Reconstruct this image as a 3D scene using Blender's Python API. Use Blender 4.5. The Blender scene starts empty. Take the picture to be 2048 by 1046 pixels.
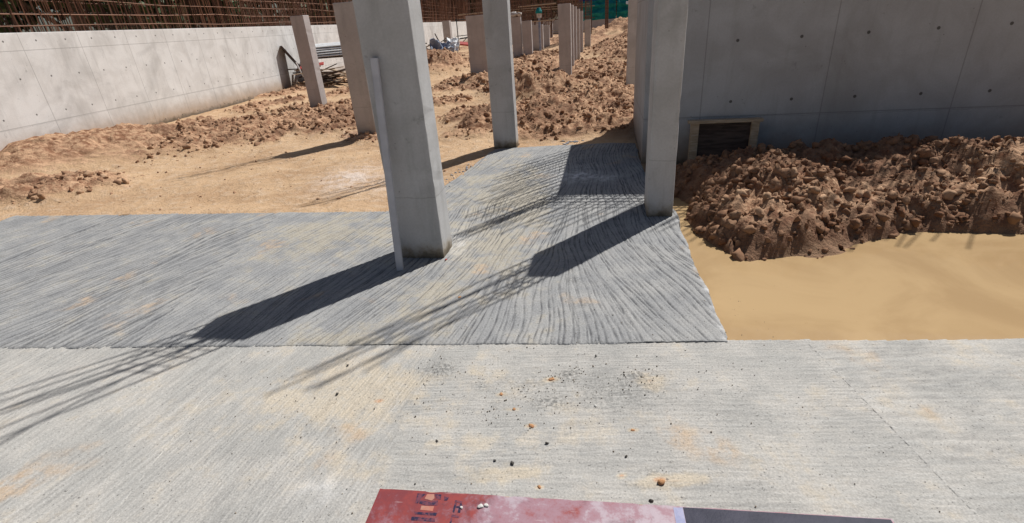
import bpy, bmesh, math, random
import numpy as np
from mathutils import Matrix, Vector

# ---------------------------------------------------------------- camera, sky, sun, exposure
scene = bpy.context.scene
COL = scene.collection
cam_d = bpy.data.cameras.new("camera")
cam = bpy.data.objects.new("camera", cam_d)
COL.objects.link(cam)
cam_d.sensor_width = 36.0
cam_d.lens = 17.58
cam_d.clip_start = 0.05
cam_d.clip_end = 3000.0
_p = math.radians(25.5)
_r = math.radians(-4.25)
_f = Vector((0, math.cos(_p), -math.sin(_p)))
_x = Vector((1, 0, 0))
_u = _x.cross(_f)
_R = _x * math.cos(_r) + _u * math.sin(_r)
_U = _u * math.cos(_r) - _x * math.sin(_r)
M3 = Matrix((_R, _U, -_f)).transposed().to_4x4()
cam.matrix_world = Matrix.Translation((0, 0, 1.6)) @ M3
scene.camera = cam

SUN_H = Vector((1.11, 0.965, 0)).normalized()          # horizontal direction towards the sun
SUN_EL = math.atan2(2.05, math.hypot(1.11, 0.965))
w = bpy.data.worlds.new("World")
scene.world = w
w.use_nodes = True
sky = w.node_tree.nodes.new('ShaderNodeTexSky')
sky.sky_type = 'NISHITA'
sky.sun_disc = False
sky.sun_elevation = SUN_EL
sky.sun_rotation = math.atan2(SUN_H.x, SUN_H.y)
sky.dust_density = 2.0
w.node_tree.links.new(sky.outputs[0], w.node_tree.nodes['Background'].inputs[0])
w.node_tree.nodes['Background'].inputs[1].default_value = 0.05
sun_d = bpy.data.lights.new("sun", 'SUN')
sun_d.energy = 5.0
sun_d.angle = math.radians(0.53)
sun_d.color = (1.0, 0.975, 0.94)
sun = bpy.data.objects.new("sun", sun_d)
COL.objects.link(sun)
_s = Vector((SUN_H.x * math.cos(SUN_EL), SUN_H.y * math.cos(SUN_EL), math.sin(SUN_EL)))
sun.rotation_euler = _s.to_track_quat('Z', 'Y').to_euler()
sun.location = (20, 20, 30)
scene.view_settings.view_transform = 'Standard'
scene.view_settings.look = 'None'
scene.view_settings.exposure = 0.0
scene.view_settings.gamma = 1.0

random.seed(7)
rng = np.random.default_rng(11)
YAW = math.radians(-11.5)                               # the building grid is turned a little from the view
GU = np.array([math.cos(YAW), math.sin(YAW)])           # across the rows
GV = np.array([-math.sin(YAW), math.cos(YAW)])          # along the rows
ZS = 0.006                                              # top of the fresh slab

# ---------------------------------------------------------------- helpers
def tag(o, label=None, cat=None, group=None, kind=None):
    if label: o['label'] = label
    if cat: o['category'] = cat
    if group: o['group'] = group
    if kind: o['kind'] = kind
    elif cat in ('column', 'wall', 'rebar cage', 'tree'): o['kind'] = 'thing'
    return o

def empty(name, loc, rz=0.0):
    o = bpy.data.objects.new(name, None)
    COL.objects.link(o)
    o.location = loc
    o.rotation_euler = (0, 0, rz)
    o.empty_display_size = 0.2
    return o

def link_mesh(name, me, mat, parent=None, smooth=False):
    o = bpy.data.objects.new(name, me)
    COL.objects.link(o)
    if mat: me.materials.append(mat)
    if smooth and len(me.polygons):
        me.polygons.foreach_set('use_smooth', [True] * len(me.polygons))
    if parent: o.parent = parent
    return o

def obj(name, bm, mat, parent=None, smooth=False):
    me = bpy.data.meshes.new(name)
    bm.to_mesh(me)
    bm.free()
    return link_mesh(name, me, mat, parent, smooth)

def add_box(bm, x0, x1, y0, y1, z0, z1, mat4=None, bevel=0.0, wob=0.0):
    r = bmesh.ops.create_cube(bm, size=1.0)
    vs = r['verts']
    for v in vs:
        v.co = Vector(((x0 + x1) / 2 + v.co.x * (x1 - x0), (y0 + y1) / 2 + v.co.y * (y1 - y0), (z0 + z1) / 2 + v.co.z * (z1 - z0)))
        if wob: v.co += Vector([random.uniform(-wob, wob) for _ in range(3)])
    if mat4 is not None:
        for v in vs: v.co = mat4 @ v.co
    if bevel > 0:
        es = list({e for v in vs for e in v.link_edges})
        bmesh.ops.bevel(bm, geom=es, offset=bevel, segments=2, affect='EDGES', profile=0.6)

def add_tube(bm, pts, rad, sides=6, caps=True):
    pts = [Vector(p) for p in pts]
    rads = rad if isinstance(rad, (list, tuple)) else [rad] * len(pts)
    rings = []
    for i, p in enumerate(pts):
        a = pts[max(i - 1, 0)]; b = pts[min(i + 1, len(pts) - 1)]
        d = (b - a).normalized()
        u = d.cross(Vector((0, 0, 1)) if abs(d.z) < 0.9 else Vector((1, 0, 0))).normalized()
        v = d.cross(u)
        rings.append([bm.verts.new(p + (u * math.cos(2 * math.pi * k / sides) + v * math.sin(2 * math.pi * k / sides)) * rads[i]) for k in range(sides)])
    for a, b in zip(rings, rings[1:]):
        for k in range(sides):
            bm.faces.new((a[k], a[(k + 1) % sides], b[(k + 1) % sides], b[k]))
    if caps:
        bm.faces.new(rings[0][::-1]); bm.faces.new(rings[-1])

def np_mesh(name, verts, faces, attrs=None):
    """verts (n,3) and quads or triangles (m,k) straight into a mesh"""
    me = bpy.data.meshes.new(name)
    k = faces.shape[1]
    me.vertices.add(len(verts))
    me.vertices.foreach_set('co', np.ascontiguousarray(verts, dtype=np.float32).ravel())
    me.loops.add(len(faces) * k)
    me.loops.foreach_set('vertex_index', np.ascontiguousarray(faces, dtype=np.int32).ravel())
    me.polygons.add(len(faces))
    me.polygons.foreach_set('loop_start', np.arange(0, len(faces) * k, k, dtype=np.int32))
    me.update(calc_edges=True)
    for n, a in (attrs or {}).items():
        at = me.attributes.new(n, 'FLOAT', 'POINT')
        at.data.foreach_set('value', np.ascontiguousarray(a, dtype=np.float32))
    me.validate()
    return me

# ---- numpy noise
_perm = np.random.default_rng(3).permutation(256)
_perm = np.concatenate([_perm, _perm, _perm])
_ga = np.random.default_rng(4).uniform(0, 2 * math.pi, 256)
def perlin(x, y):
    xi = np.floor(x).astype(np.int64); yi = np.floor(y).astype(np.int64)
    xf = x - xi; yf = y - yi
    u = xf * xf * xf * (xf * (xf * 6 - 15) + 10); v = yf * yf * yf * (yf * (yf * 6 - 15) + 10)
    def g(ix, iy, dx, dy):
        a = _ga[_perm[_perm[ix & 255] + (iy & 255)]]
        return np.cos(a) * dx + np.sin(a) * dy
    a = g(xi, yi, xf, yf); b = g(xi + 1, yi, xf - 1, yf)
    c = g(xi, yi + 1, xf, yf - 1); d = g(xi + 1, yi + 1, xf - 1, yf - 1)
    return (a + u * (b - a)) * (1 - v) + (c + u * (d - c)) * v
def fbm(x, y, f, oct=4, gain=0.5, ridged=False):
    s = 0; a = 1.0
    for i in range(oct):
        n = perlin(x * f + 17.3 * i, y * f - 9.1 * i)
        s = s + a * ((0.35 - np.abs(n)) * 1.6 if ridged else n)
        f *= 2.03; a *= gain
    return s
def sstep(x, a, b):
    t = np.clip((x - a) / (b - a), 0, 1)
    return t * t * (3 - 2 * t)
def poly_dist(x, y, poly):
    """signed distance, positive inside"""
    P = np.array(poly, float); n = len(P)
    ins = np.zeros(x.shape, bool); dm = np.full(x.shape, 1e9)
    for i in range(n):
        x1, y1 = P[i]; x2, y2 = P[(i + 1) % n]
        c = ((y1 > y) != (y2 > y)) & (x < (x2 - x1) * (y - y1) / ((y2 - y1) if y2 != y1 else 1e-9) + x1)
        ins ^= c
        t = np.clip(((x - x1) * (x2 - x1) + (y - y1) * (y2 - y1)) / ((x2 - x1) ** 2 + (y2 - y1) ** 2), 0, 1)
        dm = np.minimum(dm, np.hypot(x - (x1 + t * (x2 - x1)), y - (y1 + t * (y2 - y1))))
    return np.where(ins, dm, -dm)

# ---------------------------------------------------------------- materials
class NT:
    def __init__(s, name):
        s.m = bpy.data.materials.new(name); s.m.use_nodes = True
        s.t = s.m.node_tree; s.b = s.t.nodes['Principled BSDF']
        s.tc = s.t.nodes.new('ShaderNodeTexCoord'); s.geo = s.t.nodes.new('ShaderNodeNewGeometry')
    def n(s, typ, **kw):
        o = s.t.nodes.new(typ)
        for k, v in kw.items(): setattr(o, k, v)
        return o
    def set(s, sock, v):
        if isinstance(v, bpy.types.NodeSocket): s.t.links.new(v, sock)
        else: sock.default_value = v
    def noise(s, scale, detail=4, rough=0.55, vec=None, sc=None, dist=0.0):
        o = s.n('ShaderNodeTexNoise'); v = vec or s.geo.outputs['Position']
        if sc:
            m = s.n('ShaderNodeMapping'); m.inputs['Scale'].default_value = sc; s.set(m.inputs[0], v); v = m.outputs[0]
        s.set(o.inputs['Vector'], v); o.inputs['Scale'].default_value = scale
        o.inputs['Detail'].default_value = detail; o.inputs['Roughness'].default_value = rough
        o.inputs['Distortion'].default_value = dist
        return o.outputs[0]
    def ramp(s, v, a, b, c0=0.0, c1=1.0):
        o = s.n('ShaderNodeMapRange', interpolation_type='SMOOTHSTEP'); s.set(o.inputs[0], v)
        o.inputs[1].default_value = a; o.inputs[2].default_value = b; o.inputs[3].default_value = c0; o.inputs[4].default_value = c1
        return o.outputs[0]
    def mix(s, f, a, b, mode='MIX'):
        o = s.n('ShaderNodeMix', data_type='RGBA', blend_type=mode)
        s.set(o.inputs[0], f)
        for k, c in ((6, a), (7, b)):
            s.set(o.inputs[k], (*c, 1) if isinstance(c, tuple) and len(c) == 3 else c)
        return o.outputs[2]
    def math(s, op, a, b=0.0):
        o = s.n('ShaderNodeMath', operation=op); s.set(o.inputs[0], a); s.set(o.inputs[1], b); return o.outputs[0]
    def attr(s, name):
        o = s.n('ShaderNodeAttribute', attribute_name=name); return o.outputs['Fac']
    def bump(s, h, strength, dist=0.01, prev=None):
        o = s.n('ShaderNodeBump'); o.inputs['Strength'].default_value = strength; o.inputs['Distance'].default_value = dist
        s.set(o.inputs['Height'], h)
        if prev: s.set(o.inputs['Normal'], prev)
        return o.outputs[0]
    def out(s, col, rough=0.85, normal=None, spec=0.3, metal=0.0):
        s.set(s.b.inputs['Base Color'], (*col, 1) if isinstance(col, tuple) and len(col) == 3 else col)
        s.set(s.b.inputs['Roughness'], rough); s.b.inputs['Specular IOR Level'].default_value = spec
        s.b.inputs['Metallic'].default_value = metal
        if normal: s.set(s.b.inputs['Normal'], normal)
        return s.m

def simple(name, c0, c1, scale=8, rough=0.8, bump=0.3, metal=0.0, spec=0.3, sc=None, obj_space=True):
    t = NT(name); v = t.tc.outputs['Object'] if obj_space else t.geo.outputs['Position']
    a = t.noise(scale, 5, 0.6, vec=v, sc=sc)
    b = t.noise(scale * 7, 3, 0.6, vec=v, sc=sc)
    col = t.mix(t.ramp(a, 0.35, 0.65), c0, c1)
    return t.out(col, rough, t.bump(b, bump, 0.006), spec, metal)

def concrete_mat(name, c0, c1, foot=(0.30, 0.235, 0.15), foot_h=0.16, amt=0.8, panels=False):
    """smooth formed column concrete: blotches, thin rain runs, pin holes, dirt splashed on its foot"""
    t = NT(name); v = t.tc.outputs['Object']
    big = t.noise(2.2, 5, 0.6, vec=v, dist=0.6)
    run = t.noise(3.0, 4, 0.6, vec=v, sc=(3.2, 3.2, 0.35))
    fine = t.noise(60, 3, 0.6, vec=v)
    so2 = t.n('ShaderNodeSeparateXYZ'); t.set(so2.inputs[0], v)
    zl = t.math('ABSOLUTE', t.math('SUBTRACT', t.math('ADD', so2.outputs['Z'], t.math('MULTIPLY', t.noise(7, 3, 0.6, vec=v), 0.05)), 0.52))
    col = t.mix(t.ramp(big, 0.36, 0.66), c0, c1)
    col = t.mix(t.ramp(run, 0.52, 0.72, 0, 0.22), col, (0.24, 0.235, 0.22))
    col = t.mix(t.ramp(zl, 0.0015, 0.006, 0.28, 0), col, (0.16, 0.155, 0.15))
    vo = t.n('ShaderNodeTexVoronoi'); t.set(vo.inputs['Vector'], v); vo.inputs['Scale'].default_value = 9
    hole = t.ramp(vo.outputs['Distance'], 0.035, 0.06, 1, 0)
    col = t.mix(t.math('MULTIPLY', hole, 0.55), col, (0.07, 0.065, 0.06))
    sp = t.noise(5.5, 6, 0.7, vec=v)
    col = t.mix(t.ramp(sp, 0.62, 0.70, 0, 0.35), col, (0.12, 0.115, 0.11))
    sep = t.n('ShaderNodeSeparateXYZ'); t.set(sep.inputs[0], t.geo.outputs['Position'])
    wob = t.noise(9, 5, 0.65, vec=v)
    z = t.math('ADD', sep.outputs['Z'], t.math('MULTIPLY', t.math('SUBTRACT', wob, 0.5), -0.22))
    col = t.mix(t.ramp(z, 0.0, foot_h, amt, 0), col, foot)
    col = t.mix(t.ramp(z, -0.03, 0.10, 0.85, 0), col, (0.085, 0.068, 0.045))
    if panels:
        col = t.mix(t.ramp(t.noise(0.8, 6, 0.65, vec=v, dist=1.0), 0.45, 0.7, 0, 0.35), col, (0.26, 0.25, 0.235))
        #                                       # shutter joints and tie holes
        so_ = t.n('ShaderNodeSeparateXYZ'); t.set(so_.inputs[0], v)
        def rep(sock, per, off=0.0):
            return t.math('SUBTRACT', t.math('MODULO', t.math('ADD', sock, 50 * per + off), per), per / 2)
        jx = t.math('ABSOLUTE', rep(so_.outputs['X'], 1.22)); jz = t.math('ABSOLUTE', rep(so_.outputs['Z'], 1.22, 0.1))
        j = t.ramp(t.math('MINIMUM', jx, jz), 0.003, 0.008, 0.45, 0)
        hx = rep(so_.outputs['X'], 0.61); hz = rep(so_.outputs['Z'], 0.61, 0.25)
        dd = t.math('SQRT', t.math('ADD', t.math('MULTIPLY', hx, hx), t.math('MULTIPLY', hz, hz)))
        col = t.mix(j, col, (0.15, 0.145, 0.14)); col = t.mix(t.ramp(dd, 0.013, 0.019, 0.85, 0), col, (0.06, 0.055, 0.05))
    sm = t.mix(t.ramp(fine, 0.3, 0.7), (0.95, 0.95, 0.95), (1.03, 1.03, 1.03))
    col = t.mix(1.0, col, sm, 'MULTIPLY')
    nb = t.bump(fine, 0.10, 0.002, t.bump(big, 0.3, 0.02))
    return t.out(col, 0.8, nb, 0.25)

M = {}
M['column'] = concrete_mat('column_concrete', (0.53, 0.53, 0.53), (0.43, 0.427, 0.42))
M['column_warm'] = concrete_mat('far_column_concrete', (0.48, 0.44, 0.425), (0.41, 0.372, 0.36), foot_h=0.35, amt=0.5)
M['core'] = concrete_mat('core_wall_concrete', (0.45, 0.465, 0.48), (0.39, 0.395, 0.405), foot=(0.22, 0.16, 0.11), foot_h=0.5, amt=0.8, panels=True)
M['boundary'] = concrete_mat('boundary_wall_concrete', (0.72, 0.715, 0.70), (0.63, 0.62, 0.60), foot=(0.36, 0.24, 0.14), foot_h=0.5, amt=0.8, panels=True)
M['rust'] = simple('rusty_steel', (0.11, 0.055, 0.038), (0.24, 0.135, 0.09), 25, 0.85, 0.4)
M['rust_dark'] = simple('dark_rusty_steel', (0.075, 0.04, 0.03), (0.17, 0.10, 0.075), 25, 0.85, 0.4)
M['tube'] = simple('galvanised_square_tube', (0.47, 0.47, 0.50), (0.56, 0.56, 0.59), 6, 0.6, 0.2, 0.0, 0.4)
M['timber'] = simple('weathered_timber', (0.36, 0.27, 0.18), (0.50, 0.40, 0.29), 6, 0.85, 0.5, sc=(1, 8, 8))
M['timber_and_shade'] = simple('dark_timber_and_shade', (0.05, 0.035, 0.03), (0.11, 0.08, 0.065), 6, 0.85, 0.5, sc=(1, 8, 8))  # scrap timber; also paints shade under the white sheets and in the frame
M['white'] = simple('white_sheet_metal', (0.86, 0.87, 0.87), (0.78, 0.79, 0.79), 3, 0.5, 0.15)
M['black'] = simple('black_painted_steel', (0.02, 0.022, 0.024), (0.05, 0.05, 0.05), 9, 0.6, 0.2)
M['redp'] = simple('red_painted_board', (0.42, 0.06, 0.05), (0.30, 0.05, 0.045), 6, 0.7, 0.2)
M['blue_grey'] = simple('faded_blue_plastic', (0.16, 0.20, 0.30), (0.30, 0.33, 0.40), 5, 0.6, 0.3)
M['teal'] = simple('teal_netting', (0.005, 0.16, 0.17), (0.01, 0.25, 0.25), 3, 0.8, 0.4)
M['blue'] = simple('blue_tarpaulin', (0.02, 0.06, 0.28), (0.03, 0.10, 0.36), 2, 0.6, 0.4)
M['sack'] = simple('white_sacking', (0.62, 0.58, 0.54), (0.45, 0.41, 0.38), 12, 0.9, 0.5)
M['bark'] = simple('tree_bark', (0.09, 0.07, 0.05), (0.15, 0.12, 0.09), 9, 0.9, 0.7)
M['leaf'] = simple('tree_leaves', (0.035, 0.06, 0.02), (0.075, 0.105, 0.04), 1.3, 0.6, 0.1)
M['clay'] = simple('orange_clay', (0.46, 0.25, 0.12), (0.33, 0.16, 0.08), 30, 0.9, 0.6)
M['pebble'] = simple('dark_stone', (0.05, 0.045, 0.04), (0.10, 0.09, 0.08), 40, 0.8, 0.5)
M['palepebble'] = simple('pale_stone', (0.65, 0.64, 0.60), (0.5, 0.48, 0.45), 40, 0.8, 0.5)

t = NT('starter_bar_steel')
ri = t.geo.outputs['Random Per Island']
M['bars'] = t.out(t.mix(t.ramp(t.math('ADD', t.math('MULTIPLY', ri, 0.8), t.math('MULTIPLY', t.noise(0.9, 3, 0.5), 0.3)), 0.2, 1.0), (0.05, 0.028, 0.022), (0.36, 0.21, 0.15)), 0.85, None, 0.2)
t = NT('grit_crumbs')
M['crumb'] = t.out(t.mix(t.geo.outputs['Random Per Island'], (0.05, 0.048, 0.045), (0.30, 0.24, 0.18)), 0.9, None, 0.2)
# soil: pale dried tan crust, red brown dug clay
t = NT('soil')
rough_a = t.attr('rough')
n1 = t.noise(1.1, 6, 0.6); n2 = t.noise(9, 6, 0.65); n3 = t.noise(45, 4, 0.6)
tan = t.mix(t.ramp(n1, 0.35, 0.65), (0.54, 0.37, 0.225), (0.43, 0.28, 0.165))
tan = t.mix(t.ramp(n2, 0.45, 0.75, 0, 0.55), tan, (0.60, 0.48, 0.36))
red = t.mix(t.ramp(n2, 0.35, 0.62), (0.22, 0.108, 0.062), (0.54, 0.345, 0.215))
f = t.ramp(t.math('ADD', rough_a, t.math('MULTIPLY', t.math('SUBTRACT', n2, 0.5), 1.1)), 0.30, 0.62)
col = t.mix(f, tan, red)
wet = t.attr('wet')
col = t.mix(t.math('MULTIPLY', wet, 0.7), col, (0.16, 0.085, 0.055))
chalk = t.attr('chalk')
col = t.mix(t.math('MULTIPLY', chalk, t.ramp(n2, 0.3, 0.6)), col, (0.66, 0.55, 0.47))
col = t.mix(t.ramp(n3, 0.60, 0.75, 0, 0.45), col, (0.24, 0.13, 0.08))
M['soil'] = t.out(col, 0.95, t.bump(n3, 0.9, 0.018, t.bump(n2, 0.8, 0.045)), 0.1)

t = NT('soil_clods')
r_ = t.n('ShaderNodeAttribute', attribute_name='tone').outputs['Fac']
n2 = t.noise(22, 5, 0.6)
col = t.mix(r_, (0.17, 0.08, 0.045), (0.56, 0.37, 0.235))
col = t.mix(t.ramp(n2, 0.4, 0.7, 0, 0.5), col, (0.30, 0.18, 0.11))
M['clods'] = t.out(col, 0.95, t.bump(n2, 0.5, 0.01), 0.1)

t = NT('muddy_water')
n1 = t.noise(2.0, 3, 0.5)
M['water'] = t.out(t.mix(t.ramp(t.noise(55, 3, 0.6), 0.70, 0.76, 0, 0.6), t.mix(t.ramp(t.noise(1.3, 5, 0.6, dist=0.8), 0.35, 0.65), (0.46, 0.32, 0.17), (0.385, 0.26, 0.135)), (0.30, 0.19, 0.10)), 0.06, t.bump(t.noise(14, 2, 0.5), 0.02, 0.01), 0.35)

def slab_mat(name, base0, base1, stain, groove_amt, old=False):
    t = NT(name)
    g = t.attr('groove'); fl = t.attr('fine'); spl = t.attr('spot'); du = t.attr('dust')
    n1 = t.noise(0.9, 5, 0.6); n2 = t.noise(3.3, 6, 0.62); n3 = t.noise(120, 3, 0.6); n4 = t.noise(11, 5, 0.65)
    col = t.mix(t.ramp(n2, 0.36, 0.64), base0, base1)
    ts = t.attr('tan')
    col = t.mix(t.ramp(t.math('ADD', t.math('MULTIPLY', n2, 0.55), t.math('ADD', t.math('MULTIPLY', n4, 0.45), t.math('MULTIPLY', ts, 0.22))), 0.52, 0.70, 0, 0.8), col, stain)
    # clay footprints and smears
    n5 = t.noise(2.1, 4, 0.5, vec=t.tc.outputs['Object'], dist=0.3)
    col = t.mix(t.math('MULTIPLY', t.ramp(n5, 0.60, 0.70, 0, 0.75), t.ramp(n4, 0.35, 0.6)), col, (0.50, 0.37, 0.25))
    col = t.mix(t.math('MULTIPLY', t.ramp(ts, 1.05, 1.7), t.ramp(n4, 0.3, 0.55)), col, (0.56, 0.32, 0.18))
    col = t.mix(t.ramp(fl, 0.25, 0.9, 0, 0.2), col, (0.50, 0.50, 0.48))
    col = t.mix(t.math('MULTIPLY', g, groove_amt), col, (0.065, 0.068, 0.075))
    pit = t.noise(75, 2, 0.5)
    col = t.mix(t.ramp(pit, 0.64, 0.72, 0, 0.7), col, (0.12, 0.115, 0.11))
    col = t.mix(t.math('MULTIPLY', spl, t.ramp(t.noise(55, 4, 0.7), 0.45, 0.55, 0, 0.85)), col, (0.11, 0.11, 0.105))
    col = t.mix(t.math('MULTIPLY', du, t.ramp(n4, 0.42, 0.62, 0.15, 0.9)), col, (0.78, 0.78, 0.78))
    col = t.mix(1.0, col, t.mix(t.ramp(n3, 0.3, 0.7), (0.84, 0.84, 0.84), (1.12, 1.12, 1.12)), 'MULTIPLY')
    return t.out(col, 0.9, t.bump(n3, 0.45, 0.004, t.bump(n4, 0.25, 0.012)), 0.15)
M['slab_new'] = slab_mat('fresh_slab_concrete', (0.265, 0.267, 0.268), (0.34, 0.336, 0.325), (0.40, 0.36, 0.285), 0.9)
M['slab_old'] = slab_mat('old_slab_concrete', (0.39, 0.38, 0.355), (0.48, 0.458, 0.42), (0.54, 0.465, 0.355), 0.30, True)

# red film faced board, worn to pale lilac
t = NT('red_board')
n1 = t.noise(3.2, 6, 0.65, vec=t.tc.outputs['Object'], dist=0.5); n2 = t.noise(16, 6, 0.7, vec=t.tc.outputs['Object'])
n3 = t.noise(5, 4, 0.6, vec=t.tc.outputs['Object'], sc=(1, 14, 1))
sx = t.n('ShaderNodeSeparateXYZ'); t.set(sx.inputs[0], t.tc.outputs['Object'])
wear = t.math('ADD', t.math('MULTIPLY', n1, 0.6), t.math('MULTIPLY', n2, 0.4))
wear = t.math('ADD', wear, t.ramp(sx.outputs['X'], 0.1, 0.75, -0.06, 0.10))
col = t.mix(t.ramp(n2, 0.35, 0.65), (0.27, 0.05, 0.045), (0.19, 0.04, 0.045))
col = t.mix(t.ramp(wear, 0.46, 0.60, 0, 0.88), col, (0.33, 0.20, 0.235))
col = t.mix(t.ramp(wear, 0.60, 0.68, 0, 0.9), col, (0.42, 0.345, 0.38))
col = t.mix(t.ramp(n3, 0.66, 0.72, 0, 0.5), col, (0.6, 0.5, 0.5))
col = t.mix(t.ramp(t.noise(7, 5, 0.7, vec=t.tc.outputs['Object'], dist=0.8), 0.56, 0.70, 0, 0.55), col, (0.10, 0.03, 0.04))
M['board'] = t.out(col, 0.55, t.bump(n2, 0.2, 0.003), 0.3)
M['navy'] = simple('navy_print', (0.008, 0.009, 0.028), (0.022, 0.022, 0.045), 14, 0.6, 0.2)
t = NT('worn_navy_print')
n1 = t.noise(40, 5, 0.7, vec=t.tc.outputs['Object'])
M['worn_navy'] = t.out(t.mix(t.ramp(n1, 0.42, 0.58), (0.02, 0.02, 0.05), (0.16, 0.05, 0.07)), 0.6, None, 0.2)
M['paleblue'] = simple('pale_blue_print', (0.25, 0.27, 0.42), (0.4, 0.38, 0.5), 14, 0.6, 0.2)
M['orange'] = simple('faded_orange_print', (0.45, 0.12, 0.08), (0.40, 0.20, 0.15), 14, 0.6, 0.2)
M['plywood_edge'] = simple('plywood_edge', (0.40, 0.22, 0.14), (0.5, 0.33, 0.22), 20, 0.8, 0.3)

# ---------------------------------------------------------------- the slabs
JOINT = lambda x: 2.293 - 0.1146 * (x + 0.037)
NEW = [(-5.6, JOINT(-5.6)), (1.11, JOINT(1.11)), (1.135, 2.30), (1.19, 2.604), (1.255, 3.0), (1.33, 3.42), (1.385, 3.74), (1.43, 3.93), (1.455, 4.06), (1.47, 4.3), (1.50, 5.0), (1.60, 5.74),
       (1.80, 6.80), (1.45, 6.93), (1.10, 6.955), (0.95, 7.00), (0.55, 7.03), (0.22, 7.06), (-0.12, 7.06), (-0.20, 6.88), (-0.27, 6.64), (-0.47, 6.02), (-0.68, 5.385), (-0.90, 4.67), (-1.19, 4.71), (-1.98, 4.85), (-5.6, 5.52)]

ANG = [(-1.15, 3.36, 67), (-0.23, 2.83, 56), (-0.78, 2.78, 62), (-1.37, 4.06, 70), (-0.11, 5.3, 66), (0.32, 4.06, 66), (0.10, 2.54, 82), (0.3, 2.5, 90),
       (0.545, 2.6, 94), (0.885, 2.62, 95), (0.80, 2.7, 99), (1.06, 2.87, 100), (0.75, 3.97, 84), (0.80, 5.6, 84), (-3.0, 3.5, 60), (-5, 4, 65), (1.3, 4.5, 92), (0.45, 3.4, 88), (0.1, 3.3, 70), (-0.9, 4.5, 74), (0.4, 6.6, 60)]
def lic(theta, noise, n, step, jitter=None):
    H, W = theta.shape
    iy, ix = np.mgrid[0:H, 0:W].astype(np.float32)
    acc = noise.copy(); cnt = 1.0
    dxs = np.cos(theta).astype(np.float32); dys = np.sin(theta).astype(np.float32)
    for sgn in (1, -1):
        px, py = ix.copy(), iy.copy()
        for k in range(n):
            a = np.clip(px.astype(np.int32), 0, W - 1); b = np.clip(py.astype(np.int32), 0, H - 1)
            px += sgn * step * dxs[b, a]; py += sgn * step * dys[b, a]
            a = np.clip(px.astype(np.int32), 0, W - 1); b = np.clip(py.astype(np.int32), 0, H - 1)
            wgt = 1 - k / n * 0.6
            acc += noise[b, a] * wgt; cnt += wgt
    return acc / cnt
def blur(a, r):
    for ax in (0, 1):
        k = np.exp(-0.5 * (np.arange(-3 * r, 3 * r + 1) / r) ** 2); k /= k.sum()
        a = np.apply_along_axis(lambda m: np.convolve(m, k, 'same'), ax, a)
    return a.astype(np.float32)
def norm(a): return (a - a.mean()) / a.std()

def rake_lines(th, h, nseed, sep, lmin, lmax, wob, brk, seed):
    """broom and rake marks: traced lines kept apart from each other, each with its own depth"""
    rr = random.Random(seed); H, W = th.shape
    out = np.zeros((H, W), np.float32); cell = sep / h
    occ = {}
    thl = th
    ptsx = []; ptsy = []; ptsv = []
    for k in range(nseed):
        sx, sy = rr.uniform(0, W - 1), rr.uniform(0, H - 1)
        if (int(sx / cell), int(sy / cell)) in occ: continue
        strength = 0.35 + 0.65 * rr.random() ** 1.2
        half = rr.uniform(lmin, lmax) / h / 2
        line = []
        ph = rr.uniform(0, 50); f1 = rr.uniform(.6, 1.5)
        mine = set()
        for sg in (1, -1):
            x, y = sx, sy; d = 0.0
            while d < half:
                xi, yi = int(x), int(y)
                if xi < 0 or yi < 0 or xi >= W or yi >= H: break
                c = (int(x / cell), int(y / cell))
                if c in occ and c not in mine and d > 4 and rr.random() < brk: break
                mine.add(c)
                a = thl[yi, xi] + wob * math.sin(ph + sg * d * h * 9 * f1) + wob * .6 * math.sin(ph * 2 + sg * d * h * 31)
                x += sg * math.cos(a) * 0.5; y += sg * math.sin(a) * 0.5; d += 0.5
                v = strength * (0.72 + 0.28 * math.sin(ph * 3 + sg * d * h * 40) + rr.uniform(-.12, .12)) * min(1, (half - d) / (half * .25) + .15)
                ptsx.append(x); ptsy.append(y); ptsv.append(v)
        for c in mine: occ[c] = k
    px = np.array(ptsx); py = np.array(ptsy); pv = np.array(ptsv, np.float32)
    x0 = np.clip(px.astype(int), 0, W - 2); y0 = np.clip(py.astype(int), 0, H - 2); fx = px - x0; fy = py - y0
    for dx in (0, 1):
        for dy in (0, 1):
            wgt = (fx if dx else 1 - fx) * (fy if dy else 1 - fy)
            np.maximum.at(out, (y0 + dy, x0 + dx), pv * np.minimum(1, wgt * 1.7))
    return out

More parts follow.
